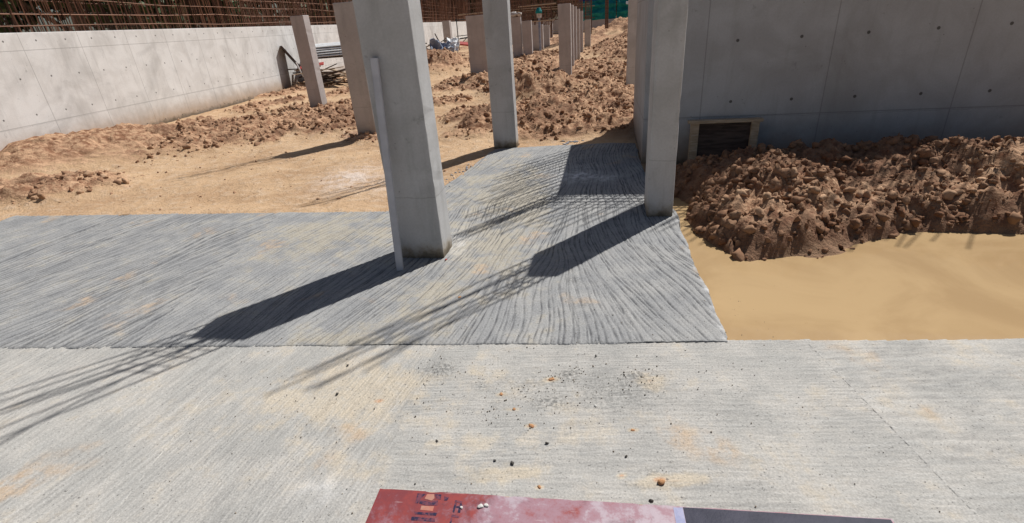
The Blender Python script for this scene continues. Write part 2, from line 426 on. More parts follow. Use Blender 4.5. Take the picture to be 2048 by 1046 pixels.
def build_slab(name, poly, clips, x0, x1, y0, y1, h, angfun, amp_g, amp_f, ztop, thick, mat, kernel, gthr, extra):
    nx = int((x1 - x0) / h) + 1; ny = int((y1 - y0) / h) + 1
    xs = x0 + np.arange(nx) * h; ys = y0 + np.arange(ny) * h
    X, Y = np.meshgrid(xs, ys)
    th = angfun(X, Y)
    white = rng.standard_normal(X.shape).astype(np.float32)
    coarse = norm(lic(th, norm(blur(white, kernel[2])), kernel[0], 1.0))
    fine = norm(lic(th, rng.standard_normal(X.shape).astype(np.float32), kernel[1], 1.0))
    lines = rake_lines(th, h, kernel[3], kernel[4], kernel[5], kernel[6], kernel[7], kernel[8], 5)
    groove = np.clip(1.35 * lines + kernel[7] * 2.0 * np.exp(-(coarse / gthr) ** 2) * (0.6 + 0.4 * fine), 0, 1)
    # strokes fade in and out
    fade = sstep(fbm(X, Y, 1.4, 3), -0.35, 0.3)
    groove = groove * (0.62 + 0.38 * fade)
    Z = -amp_g * groove + amp_f * fine * 0.5 + 0.004 * fbm(X, Y, 1.7, 3) + ex_h(extra, X, Y)
    at = dict(groove=groove, fine=np.clip(fine * 0.4 + 0.3, 0, 1), spot=extra['spot'](X, Y), dust=extra['dust'](X, Y), tan=extra['tan'](X, Y))
    cx = (X[:-1, :-1] + h / 2).ravel(); cy = (Y[:-1, :-1] + h / 2).ravel()
    keep = poly_dist(cx, cy, poly) > 0
    idx = np.arange(nx * ny).reshape(ny, nx)
    q = np.stack([idx[:-1, :-1].ravel(), idx[:-1, 1:].ravel(), idx[1:, 1:].ravel(), idx[1:, :-1].ravel()], 1)[keep]
    used = np.unique(q); mp = np.full(nx * ny, -1); mp[used] = np.arange(len(used)); q = mp[q]
    V = np.stack([X.ravel()[used], Y.ravel()[used], Z.ravel()[used]], 1)
    # snap the rim to the outline
    e = np.concatenate([q[:, [0, 1]], q[:, [1, 2]], q[:, [2, 3]], q[:, [3, 0]]])
    key = np.sort(e, 1); _, inv, c = np.unique(key, axis=0, return_inverse=True, return_counts=True)
    be = e[c[inv.ravel()] == 1]
    bv = np.unique(be)
    P = np.array(poly, float); best = np.full(len(bv), 1e9); np_ = V[bv, :2].copy()
    for i in range(len(P)):
        a = P[i]; b = P[(i + 1) % len(P)]; d = b - a
        tt = np.clip(((V[bv, :2] - a) @ d) / (d @ d), 0, 1); pt = a + tt[:, None] * d
        dd = np.hypot(*(V[bv, :2] - pt).T); m = dd < best; best[m] = dd[m]; np_[m] = pt[m]
    nearm = best < 2 * h
    np_[~nearm] = V[bv[~nearm], :2]
    free = np.ones(len(bv), bool)
    for xc in clips: free &= np.abs(np_[:, 0] - xc) > 0.03
    wx = 0.012 * perlin(np_[:, 0] * 9, np_[:, 1] * 9) + 0.05 * perlin(np_[:, 0] * 2.1 + 5, np_[:, 1] * 2.1)
    wy = 0.012 * perlin(np_[:, 0] * 9 + 50, np_[:, 1] * 9) + 0.05 * perlin(np_[:, 0] * 2.1 + 25, np_[:, 1] * 2.1 + 8)
    atj = np.abs(np_[:, 1] - JOINT(np_[:, 0])) < 0.05
    wy = np.where(atj, wy * 0.35, wy); wx = np.where(atj, 0, wx)
    V[bv, :2] = np_ + np.stack([wx, wy], 1) * free[:, None]
    V[bv, 2] -= 0.006 * free
    V[:, 2] += ztop
    # side faces down from the rim
    lo = V[bv].copy(); lo[:, 2] = ztop - thick
    lo[:, :2] += 0.01 * rng.standard_normal((len(bv), 2))
    m2 = np.full(len(V), -1); m2[bv] = np.arange(len(bv)) + len(V)
    sk = np.stack([be[:, 1], be[:, 0], m2[be[:, 0]], m2[be[:, 1]]], 1)
    V2 = np.concatenate([V, lo]); Q = np.concatenate([q, sk])
    at2 = {k: np.concatenate([a.ravel()[used], np.zeros(len(bv))]) for k, a in at.items()}
    me = np_mesh(name, V2, Q, at2)
    o = link_mesh(name, me, mat, None, True)
    return o
def ex_h(extra, X, Y): return extra['h'](X, Y)

def ang_new(X, Y):
    sw = np.zeros(X.shape); sa = np.zeros(X.shape)
    for (x, y, a) in ANG:
        wgt = 1 / ((X - x) ** 2 + ((Y - y) * 0.8) ** 2 + 0.02) ** 1.6
        sw += wgt; sa += wgt * a
    th = sa / sw
    # overlapping broom passes, each at its own slant
    px = X * 2.6 + 0.5 * fbm(X, Y, 0.9, 2) * 2; py = Y * 0.9 + fbm(X + 9, Y, 0.8, 2)
    cell = (np.floor(px) * 7 + np.floor(py) * 13).astype(int)
    th = th + (_ga[cell & 255] / math.pi - 1) * 5 + 17 * fbm(X, Y, 0.8, 2) + 13 * fbm(X + 4, Y - 3, 2.2, 2)
    return np.radians(th)
def blob(X, Y, L):
    s = np.zeros(X.shape)
    for (x, y, rx, ry, a) in L: s = np.maximum(s, a * np.exp(-((X - x) / rx) ** 2 - ((Y - y) / ry) ** 2))
    return s
new_extra = dict(
    h=lambda X, Y: 0.003 * sstep(JOINT(X) + 0.05 - Y, 0, 0.05) * perlin(X * 14, Y * 14) * 2 - 0.05 * np.exp(-np.maximum(0, 1.16 + 0.18 * (Y - 2.3) - X) / 0.02) * (Y > 2.2) * (Y < 4.0) * 0.3,
    spot=lambda X, Y: np.maximum(0.32 * sstep(-(Y - JOINT(X)), -0.035, -0.008) * (0.4 + 0.6 * sstep(perlin(X * 7, Y * 2), -0.2, 0.2)), blob(X, Y, [(0.4, 2.98, .07, .05, .5), (0.42, 2.65, .06, .04, .5), (-0.65, 2.36, .2, .04, .6)])),
    dust=lambda X, Y: 0.75 * (Y < 3.95) * (X > 0.95) * sstep(X, 1.16 + 0.175 * (Y - 2.3) - 0.075, 1.16 + 0.175 * (Y - 2.3)) * sstep(perlin(X * 9, Y * 9), -0.25, 0.15) + blob(X, Y, [(0.82, 5.42, .22, .24, 1.0), (1.06, 5.3, .18, .14, .8), (0.9, 5.75, .2, .2, .3), (-0.42, 3.75, .12, .25, .35)]),
    tan=lambda X, Y: blob(X, Y, [(-0.15, 3.6, .35, .6, .9), (0.05, 5.0, .6, 1.2, .9), (-0.55, 2.85, .25, .4, .7), (-1.6, 4.2, .6, .5, .8), (0.35, 4.5, .4, .6, .6), (-0.9, 2.45, .3, .15, .9)]) - 0.8 * sstep(X, 0.3, 0.8))
def clip_x(poly, xc, side):
    out = []
    for i in range(len(poly)):
        (x1, y1), (x2, y2) = poly[i], poly[(i + 1) % len(poly)]
        a, b = (x1 - xc) * side >= 0, (x2 - xc) * side >= 0
        if a: out.append((x1, y1))
        if a != b: out.append((xc, y1 + (y2 - y1) * (xc - x1) / (x2 - x1)))
    return out
slab = build_slab('fresh_slab', clip_x(NEW, -2.308, 1), (-2.308,), -2.32, 1.86, 1.9, 7.1, 0.0058, ang_new, 0.008, 0.0011, ZS, 0.16, M['slab_new'], (64, 14, 2, 26000, 0.046, 0.5, 2.4, 0.045, 0.008), 0.36, new_extra)
tag(slab, kind='structure')
slab = build_slab('fresh_slab', clip_x(NEW, -2.300, -1), (-2.300,), -5.62, -2.29, 2.4, 5.6, 0.011, ang_new, 0.008, 0.0011, ZS, 0.16, M['slab_new'], (34, 9, 1, 16000, 0.048, 0.5, 2.4, 0.045, 0.008), 0.36, new_extra)
tag(slab, kind='structure')

OLD = [(-5.6, 0.86), (5.2, 0.86), (5.2, JOINT(5.2) + 0.02), (1.11, JOINT(1.11) + 0.03), (-5.6, JOINT(-5.6) + 0.03)]
def ang_old(X, Y):
    b = sstep(X + 0.10 * fbm(X, Y, 3, 2) - (-0.45 + (Y - 2.2) * 0.21), -0.03, 0.03)
    a1 = 70 + 10 * fbm(X, Y, 1.2, 2); a2 = -6 + 5 * fbm(X, Y, 1.5, 2)
    return np.radians(np.where(b > 0.5, a2, a1))
old_extra = dict(
    h=lambda X, Y: 0.006 * blob(X, Y, [(.25, 2.0, .05, .04, 1), (.57, 1.95, .05, .03, 1), (.12, 1.82, .08, .03, .6), (-.41, 2.11, .07, .06, .6)]) * (1 + 2 * perlin(X * 60, Y * 60)),
    spot=lambda X, Y: blob(X, Y, [(.25, 2.0, .045, .04, 1), (.57, 1.95, .045, .03, 1), (.13, 1.81, .10, .05, .8), (-.41, 2.12, .08, .06, .75), (.45, 1.85, .25, .14, .5), (.05, 1.95, .2, .1, .42), (.5, 1.38, .10, .02, .5), (-.2, 1.97, .06, .05, .5)]),
    dust=lambda X, Y: blob(X, Y, [(-.82, 1.42, .1, .08, .35), (.1, 1.6, .3, .05, .15)]),
    tan=lambda X, Y: blob(X, Y, [(-.85, 2.0, .5, .35, .8), (.0, 1.6, .4, .06, .7), (-.15, 1.42, .2, .05, .8), (.62, 1.9, .06, .06, 1.3), (.55, 1.33, .14, .03, 1.2), (-.7, 1.5, .3, .1, .5), (-.05, 1.78, .06, .02, 1.2), (.15, 1.97, .035, .018, 1.9), (.03, 1.67, .03, .015, 1.9), (.46, 1.6, .025, .012, 1.8), (-.1, 1.89, .025, .015, 1.7), (.5, 1.34, .05, .025, 1.7), (.36, 1.37, .02, .012, 1.8), (-.69, 1.91, .05, .03, 1.6), (.04, 1.345, .02, .01, 1.7)]))
for (xa, xb, hh, ker) in [(-1.6, 1.5, 0.0054, (40, 12, 1, 40000, 0.014, 0.3, 1.2, 0.03, 0.02)), (-5.6, -1.602, 0.011, (24, 9, 1, 12000, 0.03, 0.3, 1.2, 0.03, 0.02)), (1.502, 5.2, 0.011, (24, 9, 1, 12000, 0.03, 0.3, 1.2, 0.03, 0.02))]:
    pl = clip_x(clip_x(OLD, xa - 0.005, 1), xb + 0.005, -1)
    so = build_slab('old_slab', pl, (xa - 0.005, xb + 0.005), xa - 0.02, xb + 0.02, 0.85, 2.95, hh, ang_old, 0.0014, 0.0009, 0.0, 0.2, M['slab_old'], ker, 0.30, old_extra)
    tag(so, kind='structure')
bm = bmesh.new(); add_box(bm, -5.6, 5.2, -3.0, 0.858, -0.2, -0.001)
tag(obj('old_slab', bm, M['slab_old']), kind='structure')
OLD[0] = (-5.6, -3.0); OLD[1] = (5.2, -3.0)

# ---------------------------------------------------------------- terrain
PUDDLE = [(1.02, 2.1), (5.4, 1.6), (5.0, 3.2), (3.2, 3.6), (1.74, 3.3), (1.60, 3.75), (1.66, 4.25), (1.82, 4.6), (1.62, 5.0), (1.45, 4.8), (1.2, 4.0)]
# x, y, rx, ry, height, roughness
MOUNDS = [(0.95, 12.0, 0.95, 0.6, 0.50, 1.0), (0.2, 13.4, 0.6, 0.8, 0.3, 1.0), (1.5, 9.0, 1.5, 1.3, 0.14, 1.0), (0.4, 9.4, 1.0, 1.0, 0.12, 0.9), (2.1, 10.5, 1.1, 1.0, 0.2, 1.0), (3.3, 14.5, 1.6, 1.8, 0.30, 1.0), (2.6, 17.5, 1.2, 1.2, 0.25, 1.0),
          (0.9, 18.0, 0.8, 1.8, 0.30, 1.0), (-2.4, 21.5, 1.2, 2.0, 0.75, 1.0), (-0.55, 16.2, 0.5, 0.5, 0.22, 1.0), (-3.5, 11.2, 1.2, 1.3, 0.12, 0.9), (-3.4, 9.7, 0.7, 0.5, 0.08, 0.9), (-2.9, 13.0, 1.1, 1.5, 0.10, 0.9), (-5.5, 10.0, 1.5, 1.4, 0.15, 0.9),
          (-0.35, 8.9, 0.38, 0.9, 0.08, 0.9), (-0.75, 9.8, 0.35, 0.5, 0.06, 0.8), (0.9, 7.9, 0.9, 0.5, 0.05, 0.8), (-0.75, 8.2, 0.3, 0.25, 0.03, 0.5),
          (2.4, 4.1, 0.5, 0.75, 0.24, 1.0), (2.5, 5.0, 0.8, 0.35, 0.12, 0.8), (3.6, 4.6, 0.9, 0.6, 0.25, 1.0), (4.6, 3.9, 0.8, 0.6, 0.3, 1.0), (-6.0, 6.6, 0.9, 0.6, 0.12, 0.8), (-7.5, 9.0, 1.2, 1.5, 0.3, 0.9),
          (6.0, 24.5, 1.7, 3.5, 0.6, 1.0), (5.2, 19.0, 1.2, 2.0, 0.6, 1.0), (9.5, 31.0, 2.4, 4.0, 1.05, 1.0), (13.0, 42.0, 5.5, 5.0, 1.5, 0.8), (4.5, 36, 3.0, 3.0, 0.5, 0.9), (-6.6, 19.6, 0.9, 1.6, 0.12, 0.8), (0.6, 27, 2.5, 1.6, 0.2, 0.9), (2.1, 24.0, 1.5, 1.5, 0.2, 1)]
def domes(X, Y, f, seed):
    x = X * f; y = Y * f; xi = np.floor(x).astype(np.int64); yi = np.floor(y).astype(np.int64)
    best = np.zeros(X.shape)
    for dx in (-1, 0, 1):
        for dy in (-1, 0, 1):
            cx = xi + dx; cy = yi + dy
            a = _perm[_perm[(cx + seed) & 255] + (cy & 255)]; b = _perm[a + 17]; c = _perm[b + 31]
            px = cx + 0.15 + 0.7 * a / 255; py = cy + 0.15 + 0.7 * b / 255; rad = 0.35 + 0.55 * c / 255
            d2 = ((x - px) ** 2 + (y - py) ** 2) / rad ** 2
            best = np.maximum(best, np.sqrt(np.maximum(0, 1 - d2)) * rad)
    return best
def terrain_fields(X, Y):
    h = np.full(X.shape, -0.035); r = np.zeros(X.shape)
    for (x, y, rx, ry, hh, ro) in MOUNDS:
        q = 0.45 * fbm(X + x, Y - y, 1.1, 3)
        d = np.exp(-np.maximum(0, (((X - x) / rx) ** 2 + ((Y - y) / ry) ** 2) + q) ** 1.3)
        h = h + hh * d; r = np.maximum(r, ro * np.minimum(1, d * 1.5))
    far = sstep(np.hypot(X, Y), 16, 24) * 0.45
    r = np.maximum(r, far * sstep(fbm(X, Y, 0.25, 3), -0.3, 0.2))
    patch = sstep(fbm(X + 31, Y, 0.55, 4), -0.02, 0.3) * sstep(Y, 7.2, 9.0) * 0.8
    r = np.maximum(r, patch)
    near = 1 - sstep(np.hypot(X, Y), 14, 30)
    dp0 = poly_dist(X, Y, PUDDLE)
    r = np.maximum(r, 0.85 * sstep(dp0, -0.9, -0.3) * (1 - sstep(dp0, 0.0, 0.12)) * (X > 1.5) * (X < 6) * (Y > 3.0) * (Y < 5.6))
    h = h + 0.03 * fbm(X, Y, 0.6, 4) + r * (0.10 * fbm(X, Y, 2.1, 5, 0.58, True) + near * (0.035 * fbm(X + 5, Y, 6.0, 3, 0.62, True) + 0.030 * fbm(X - 5, Y, 13.0, 2, 0.6) + sstep(r, 0.2, 0.7) * (0.115 * domes(X + 0.06 * fbm(X, Y, 8, 2), Y + 0.06 * fbm(X + 3, Y, 8, 2), 4.6, 3) * (0.35 + 0.65 * sstep(fbm(X, Y + 8, 1.3, 3), -0.35, 0.2)) + 0.05 * domes(X + 0.03 * fbm(X, Y, 15, 2), Y, 9.5, 11) - 0.05))) + (1 - r) * (0.010 * fbm(X, Y, 3.0, 4) + 0.006 * near * fbm(X, Y, 9.0, 2, 0.6, True))
    h = h + 0.012 * sstep(fbm(X + 7, Y + 3, 2.6, 3), 0.15, 0.5)
    # trodden and flat next to the slab
    ds = poly_dist(X, Y, NEW)
    flat = 1 - sstep(-ds, 0.02, 0.5)
    h = np.where(Y > 4.2, h * (1 - flat) + (-0.004 + 0.022 * fbm(X, Y, 4, 3)) * flat, h)
    dp = poly_dist(X, Y, PUDDLE)
    h = h - 0.14 * sstep(dp, -0.14, 0.10)
    h = np.where(ds > 0.04, -0.17, h)
    do = poly_dist(X, Y, OLD)
    h = np.where(do > 0.04, -0.25, h)
    wet = np.clip(sstep(dp, -0.30, -0.02) + 0.9 * sstep(X - 0.2 * Y, 0.36, 0.55) * (Y < 6) * (Y > 4), 0, 1)
    wet = np.maximum(wet, (1 - sstep(h, -0.10, -0.045)) * (dp > -1.5) * (ds < 0))
    wet = np.maximum(wet, blob(X, Y, [(1.7, 7.6, .4, .4, .8)]))
    wet = np.maximum(wet, 0.75 * sstep(fbm(X + 12, Y - 4, 0.75, 4), 0.0, 0.35) * sstep(r, 0.25, 0.7))
    chalk = blob(X, Y, [(-1.96, 6.24, .35, .5, 1.0), (-1.5, 6.0, .2, .5, .6), (-2.2, 9.0, .5, .3, .4)])
    return h, r, wet, chalk
def grow(a, b, s0, k, c=0.0):
    out = [a]
    while out[-1] < b: out.append(out[-1] + max(s0, k * (out[-1] - c)))
    return np.array(out)
ys = np.concatenate([np.linspace(-40, 1.0, 24)[:-1], grow(1.0, 240, 0.030, 0.0034)])
xr = grow(0.0, 200, 0.029, 0.0, 0)[:150]
xr = np.concatenate([xr, grow(xr[-1] + 0.04, 200, 0.04, 0.028, 4.6)])
xs = np.concatenate([-xr[::-1][:-1], xr])
X, Y = np.meshgrid(xs, ys)
H_, R_, WET, CH = terrain_fields(X, Y)
idx = np.arange(X.size).reshape(X.shape)
q = np.stack([idx[:-1, :-1].ravel(), idx[:-1, 1:].ravel(), idx[1:, 1:].ravel(), idx[1:, :-1].ravel()], 1)
me = np_mesh('ground', np.stack([X.ravel(), Y.ravel(), H_.ravel()], 1), q, dict(rough=R_.ravel(), wet=WET.ravel(), chalk=CH.ravel()))
ground = link_mesh('ground', me, M['soil'], None, True)
tag(ground, kind='structure')

def ground_z(x, y):
    h, _, _, _ = terrain_fields(np.array([[float(x)]]), np.array([[float(y)]]))
    return float(h[0, 0])

# muddy water standing beside the slab
bm = bmesh.new()
vs = [bm.verts.new((x, y, -0.098)) for x, y in [(0.95, 1.75), (5.6, 1.2), (5.6, 5.3), (1.30, 5.3)]]
bm.faces.new(vs)
tag(obj('puddle', bm, M['water']), kind='structure')

# clods of dug clay, thousands of them
def ico(sub):
    b = bmesh.new(); bmesh.ops.create_icosphere(b, subdivisions=sub, radius=1)
    v = np.array([p.co[:] for p in b.verts]); f = np.array([[p.index for p in t.verts] for t in b.faces]); b.free(); return v, f
I1, F1 = ico(1); I2, F2 = ico(2)
def clod_mesh(n, xr_, yr_, smin, smax, hi, dens_pow=1.0, accept=0.35):
    xs_ = rng.uniform(*xr_, n * 8); ys_ = rng.uniform(*yr_, n * 8)
    h, r, wet, _ = terrain_fields(xs_[None], ys_[None]); h = h[0]; r = r[0]
    cl = sstep(fbm(xs_, ys_, 1.6, 3), -0.3, 0.35)
    ok = (rng.uniform(0, 1, len(xs_)) < (r ** dens_pow) * (0.25 + 0.75 * cl) + 0.035) & (poly_dist(xs_, ys_, NEW) < -0.06) & (poly_dist(xs_, ys_, OLD) < -0.05) & (h > -0.13)
    p = np.where(ok)[0][:n]
    base, F = (I2, F2) if hi else (I1, F1)
    V = []; FF = []; T = []
    sizes = smin * (smax / smin) ** (rng.uniform(0, 1, len(p)) ** 2.2)
    for k, i in enumerate(p):
        s = sizes[k] * (0.45 if r[i] < 0.3 else 1)
        dirs = rng.standard_normal((4, 3)); dirs /= np.linalg.norm(dirs, axis=1)[:, None]
        v = base * (1 + 0.27 * rng.standard_normal((len(base), 1)))
        for d in dirs:                                        # knock flats into it
            dd = v @ d; v = v - np.outer(np.maximum(0, dd - 0.55), d) * 0.8
        v = v * rng.uniform(0.6, 1.2, 3) * s
        a = rng.uniform(0, 6.28); c, s_ = math.cos(a), math.sin(a)
        v = v @ np.array([[c, -s_, 0], [s_, c, 0], [0, 0, 1]])
        V.append(v + [xs_[i], ys_[i], h[i] + s * rng.uniform(-0.45, 0.35)]); FF.append(F + len(base) * k)
        T.append(np.full(len(base), np.clip(rng.normal(0.5, 0.28), 0, 1) * (1 - 0.65 * wet[0][i])))
    return np.concatenate(V), np.concatenate(FF), np.concatenate(T)
parts = [clod_mesh(11000, (-6, 4.5), (4.9, 14), 0.008, 0.06, True),
         clod_mesh(4200, (1.5, 5.2), (3.0, 5.4), 0.007, 0.055, True, 1.0),
         clod_mesh(11000, (-9, 9), (12, 32), 0.02, 0.11, False)]
off = 0; V = []; F = []; T = []
for v, f, tt in parts:
    V.append(v); F.append(f + off); T.append(tt); off += len(v)
me = np_mesh('soil_clods', np.concatenate(V), np.concatenate(F), dict(tone=np.concatenate(T)))
cl = link_mesh('soil_clods', me, M['clods'])
tag(cl, 'lumps of red brown dug clay strewn over the tan soil', 'soil clods', kind='stuff')

# fine crumbs of concrete and soil lying on the two slabs
n = 950
cx = rng.uniform(-1.6, 1.4, n); cy = rng.uniform(0.95, 2.6, n)
for k in range(420, n):
    bx, by, sx_, sy_ = [(0.25, 1.99, .06, .05), (0.57, 1.94, .07, .05), (0.13, 1.82, .12, .06), (-0.41, 2.10, .09, .07), (0.45, 1.86, .22, .12), (0.0, 1.95, .3, .12), (-0.13, 1.78, .2, .08)][k % 7]
    cx[k] = rng.normal(bx, sx_); cy[k] = rng.normal(by, sy_)
V = []; F = []
for k in range(n):
    s = 0.0011 * (3.6 ** (rng.uniform() ** 1.5))
    V.append(I1 * rng.uniform(0.6, 1.3, 3) * s + [cx[k], cy[k], (ZS if cy[k] > JOINT(cx[k]) else 0) + 0.002]); F.append(F1 + 12 * 0 + len(I1) * k)
me = np_mesh('debris_crumbs', np.concatenate(V), np.concatenate(F))
tag(link_mesh('debris_crumbs', me, M['crumb']), 'tiny dark crumbs of grit scattered over the concrete', 'grit', kind='stuff')

def lump(name, x, y, s, mat, label, cat, group=None, z=0.0, flat=0.55):
    o_ = empty  # noqa
    v = I2 * (1 + 0.13 * rng.standard_normal((len(I2), 1)))
    for d in rng.standard_normal((5, 3)):
        d = d / np.linalg.norm(d); dd = v @ d; v = v - np.outer(np.maximum(0, dd - 0.6), d) * 0.85
    v = v * np.array([1.25, 0.85, flat]) * s
    a = rng.uniform(0, 6.28); c, s_ = math.cos(a), math.sin(a)
    v = v @ np.array([[c, -s_, 0], [s_, c, 0], [0, 0, 1]])
    v[:, 2] -= v[:, 2].min() + 0.15 * s
    me = np_mesh(name, v, F2)
    o = link_mesh(name, me, mat)
    o.location = (x, y, z)
    return tag(o, label, cat, group)
g = 'clay lumps dropped on the old slab'
lump('clay_lump', 0.50, 1.325, 0.015, M['clay'], 'largest brown clay lump, above the navy end of the red board', 'clay lump', g)
lump('clay_lump', 0.15, 1.97, 0.014, M['clay'], 'orange clay lump beside the dark splash nearest the slab joint', 'clay lump', g, flat=0.35)
lump('clay_lump', 0.03, 1.67, 0.013, M['clay'], 'orange clay crumb in the middle of the old slab', 'clay lump', g, flat=0.3)
lump('clay_lump', 0.46, 1.60, 0.008, M['clay'], 'small orange clay crumb to the right of the middle of the slab', 'clay lump', g, flat=0.3)
lump('clay_lump', -0.10, 1.89, 0.010, M['clay'], 'small ochre clay crumb left of the middle dark splash', 'clay lump', g, flat=0.3)
lump('clay_lump', 0.04, 1.345, 0.008, M['clay'], 'small red clay crumb just behind the red board', 'clay lump', g, flat=0.5)
lump('clay_lump', -0.04, 1.78, 0.009, M['clay'], 'yellowish clay crumb on the pale ochre smear', 'clay lump', g, flat=0.3)
lump('clay_lump', -0.36, 2.86, 0.013, M['clay'], 'orange clay lump in the bar shadows on the fresh slab', 'clay lump', 'clay lumps dropped on the fresh slab', ZS, 0.3)
g = 'dark pebbles lying on the concrete'
for (x, y, s, l) in [(0.09, 1.56, .007, 'dark elongated pebble alone in the middle of the old slab'), (0.40, 1.46, .007, 'dark pebble midway between the clay lump and the slab middle'),
                     (0.44, 1.25, .008, 'round black pebble closest behind the red board'), (-0.06, 1.47, .009, 'dark pebble with a tan fleck, right of a pair of pebbles'),
                     (-0.13, 1.49, .006, 'small dark pebble at the left of a pair of pebbles'), (0.40, 2.13, .006, 'small black pebble next to the slab joint, right of centre'),
                     (-0.91, 1.98, .008, 'dark pebble at the left under the faint bar shadows'), (0.585, 1.935, .007, 'black pebble at the right hand dark splash'),
                     (-0.38, 1.62, .006, 'dark pebble beside the yellow smear left of centre'), (-0.92, 2.21, .007, 'black pebble nearest the slab joint at the left')]:
    lump('pebble', x, y, s, M['pebble'], l, 'pebble', g, 0.0, 0.7)
lump('pebble', 0.33, 1.76, 0.007, M['palepebble'], 'single white pebble on the old slab', 'pebble', None, 0, 0.7)
lump('pebble', -0.50, 3.455, 0.010, M['redp'], 'small red pebble at the front corner of the big near column', 'pebble', None, ZS, 0.6)

# ---------------------------------------------------------------- columns
_bar_cache = {}
def bar_mesh(L, r=0.011, bend=0.0, seed=0):
    k = (round(L, 2), r, round(bend, 3), seed)
    if k not in _bar_cache:
        rr = random.Random(seed); bm = bmesh.new()
        a = rr.uniform(0, 6.28)
        pts = [(bend * math.cos(a) * (z / L) ** 2, bend * math.sin(a) * (z / L) ** 2, z) for z in [L * i / 6 for i in range(7)]]
        add_tube(bm, pts, r, 7)
        me = bpy.data.meshes.new('rebar'); bm.to_mesh(me); bm.free(); me.materials.append(M['rust'])
        _bar_cache[k] = me
    return _bar_cache[k]
def put(name, me, parent, loc, rot=(0, 0, 0)):
    o = bpy.data.objects.new(name, me); COL.objects.link(o); o.parent = parent; o.location = loc; o.rotation_euler = rot
    return o

def column(label, frx, fry, wd, dp, top, mat='column', bars=8, L=2.2, stirrups=5, splay=0.05, yaw=YAW, group=None, z0=-0.35, seed=1, bev=0.008):
    """frx, fry: its near right corner on the ground"""
    rr = random.Random(seed)
    ux, uy = math.cos(yaw), math.sin(yaw); vx, vy = -math.sin(yaw), math.cos(yaw)
    cx = frx - ux * wd / 2 + vx * dp / 2; cy = fry - uy * wd / 2 + vy * dp / 2
    e = empty('concrete_column', (cx, cy, 0), yaw)
    tag(e, label, 'column', group)
    bm = bmesh.new()
    add_box(bm, -wd / 2, wd / 2, -dp / 2, dp / 2, z0, top, bevel=bev)
    ed = [q_ for q_ in bm.edges if abs(q_.verts[0].co.z - q_.verts[1].co.z) > 1]
    bmesh.ops.subdivide_edges(bm, edges=ed, cuts=36)
    for v_ in bm.verts:
        z_ = v_.co.z
        v_.co.x += 0.0022 * math.sin(z_ * 2.1 + seed) + rr.uniform(-.0009, .0009) + (rr.random() < .05) * -math.copysign(.004, v_.co.x)
        v_.co.y += 0.0022 * math.sin(z_ * 2.7 + seed * 2) + rr.uniform(-.0009, .0009)
    obj('shaft', bm, M[mat], e)
    n_side = max(2, bars // 2); c = 0.035
    pos = []
    for i in range(n_side):
        fx = -wd / 2 + c + (wd - 2 * c) * i / (n_side - 1)
        pos += [(fx, -dp / 2 + c), (fx, dp / 2 - c)]
    if dp > 0.3:
        pos += [(-wd / 2 + c, 0), (wd / 2 - c, 0)]
    for i, (x, y) in enumerate(pos):
        me = bar_mesh(L - 0.15 * (i % 3), 0.0078, 0.06 + 0.06 * (i % 3), seed * 10 + i)
        put('rebar', me, e, (x, y, top - 0.02), (rr.uniform(-splay, splay), rr.uniform(-splay, splay), 0))
    for k in range(stirrups):
        z = top + 0.05 + 0.14 * k + rr.uniform(-.02, .02)
        bm = bmesh.new(); a, b = wd / 2 - c + .012, dp / 2 - c + .012
        add_tube(bm, [(-a, -b, 0), (a, -b, 0), (a, b, 0), (-a, b, 0), (-a, -b, 0)], 0.005, 5)
        s = obj('stirrup', bm, M['rust'], e); s.location = (0, 0, z); s.rotation_euler = (rr.uniform(-.05, .05), rr.uniform(-.05, .05), 0)
    return e

column('large near concrete column with a grey steel tube leaning on it', -0.519, 3.489, 0.365, 0.235, 2.05, bars=8, seed=1)
column('concrete column at the far edge of the fresh slab, behind the near column', 0.183, 7.084, 0.325, 0.20, 2.05, bars=8, seed=2)
column('narrow concrete column at the slab corner beside the muddy puddle', 1.406, 4.004, 0.215, 0.37, 2.05, bars=6, L=2.45, seed=3, splay=0.03, bev=0.02)
column('brownish concrete column standing in soil just left of the near column', -2.13, 8.66, 0.34, 0.25, 2.05, 'column_warm', seed=4)
column('column at the left end of the clods with one narrow sunlit side', -4.20, 12.42, 0.32, 0.25, 2.05, 'column_warm', seed=5, stirrups=3)
column('first and nearest column of the row standing in the middle of the dug soil', 1.92, 13.92, 0.315, 0.26, 1.93, 'column_warm', seed=6, z0=-0.6)
g = 'columns receding behind the middle soil column'
column('second column of the middle row, directly behind the first', 2.39, 16.74, 0.32, 0.26, 1.95, 'column_warm', group=g, seed=7, stirrups=3)
column('third column of the middle row, white side sliver showing', 2.87, 19.35, 0.32, 0.26, 1.95, 'column_warm', group=g, seed=8, stirrups=3)
column('fourth column of the middle row going back', 3.36, 21.77, 0.32, 0.26, 1.9, 'column_warm', group=g, seed=9, stirrups=3)
column('last column of the middle row, farthest back', 3.93, 24.54, 0.32, 0.26, 1.85, 'column_warm', group=g, seed=10, stirrups=3)
column('column half hidden behind the column at the slab edge, cracked near its top', -0.28, 16.55, 0.58, 0.30, 1.86, 'column_warm', seed=11, L=2.6)
column('far column with pale sacks laid on its top', 1.17, 24.7, 0.42, 0.26, 1.80, 'column_warm', seed=12, L=2.4)
column('far column right next to the column topped with sacks', 1.63, 24.6, 0.42, 0.26, 1.62, 'column_warm', seed=13, L=2.4)
column('wide far column with a bright right edge, left of the middle row', 2.74, 31.5, 0.66, 0.3, 1.38, 'column_warm', seed=14, L=2.8)
column('far grey column peeping out behind the wide far column', 3.25, 33.0, 0.45, 0.3, 1.3, 'column_warm', seed=15, L=2.8)
column('small far column in front of the white boundary wall', -3.53, 43.62, 0.58, 0.5, 2.05, 'column_warm', seed=16, L=2.4)
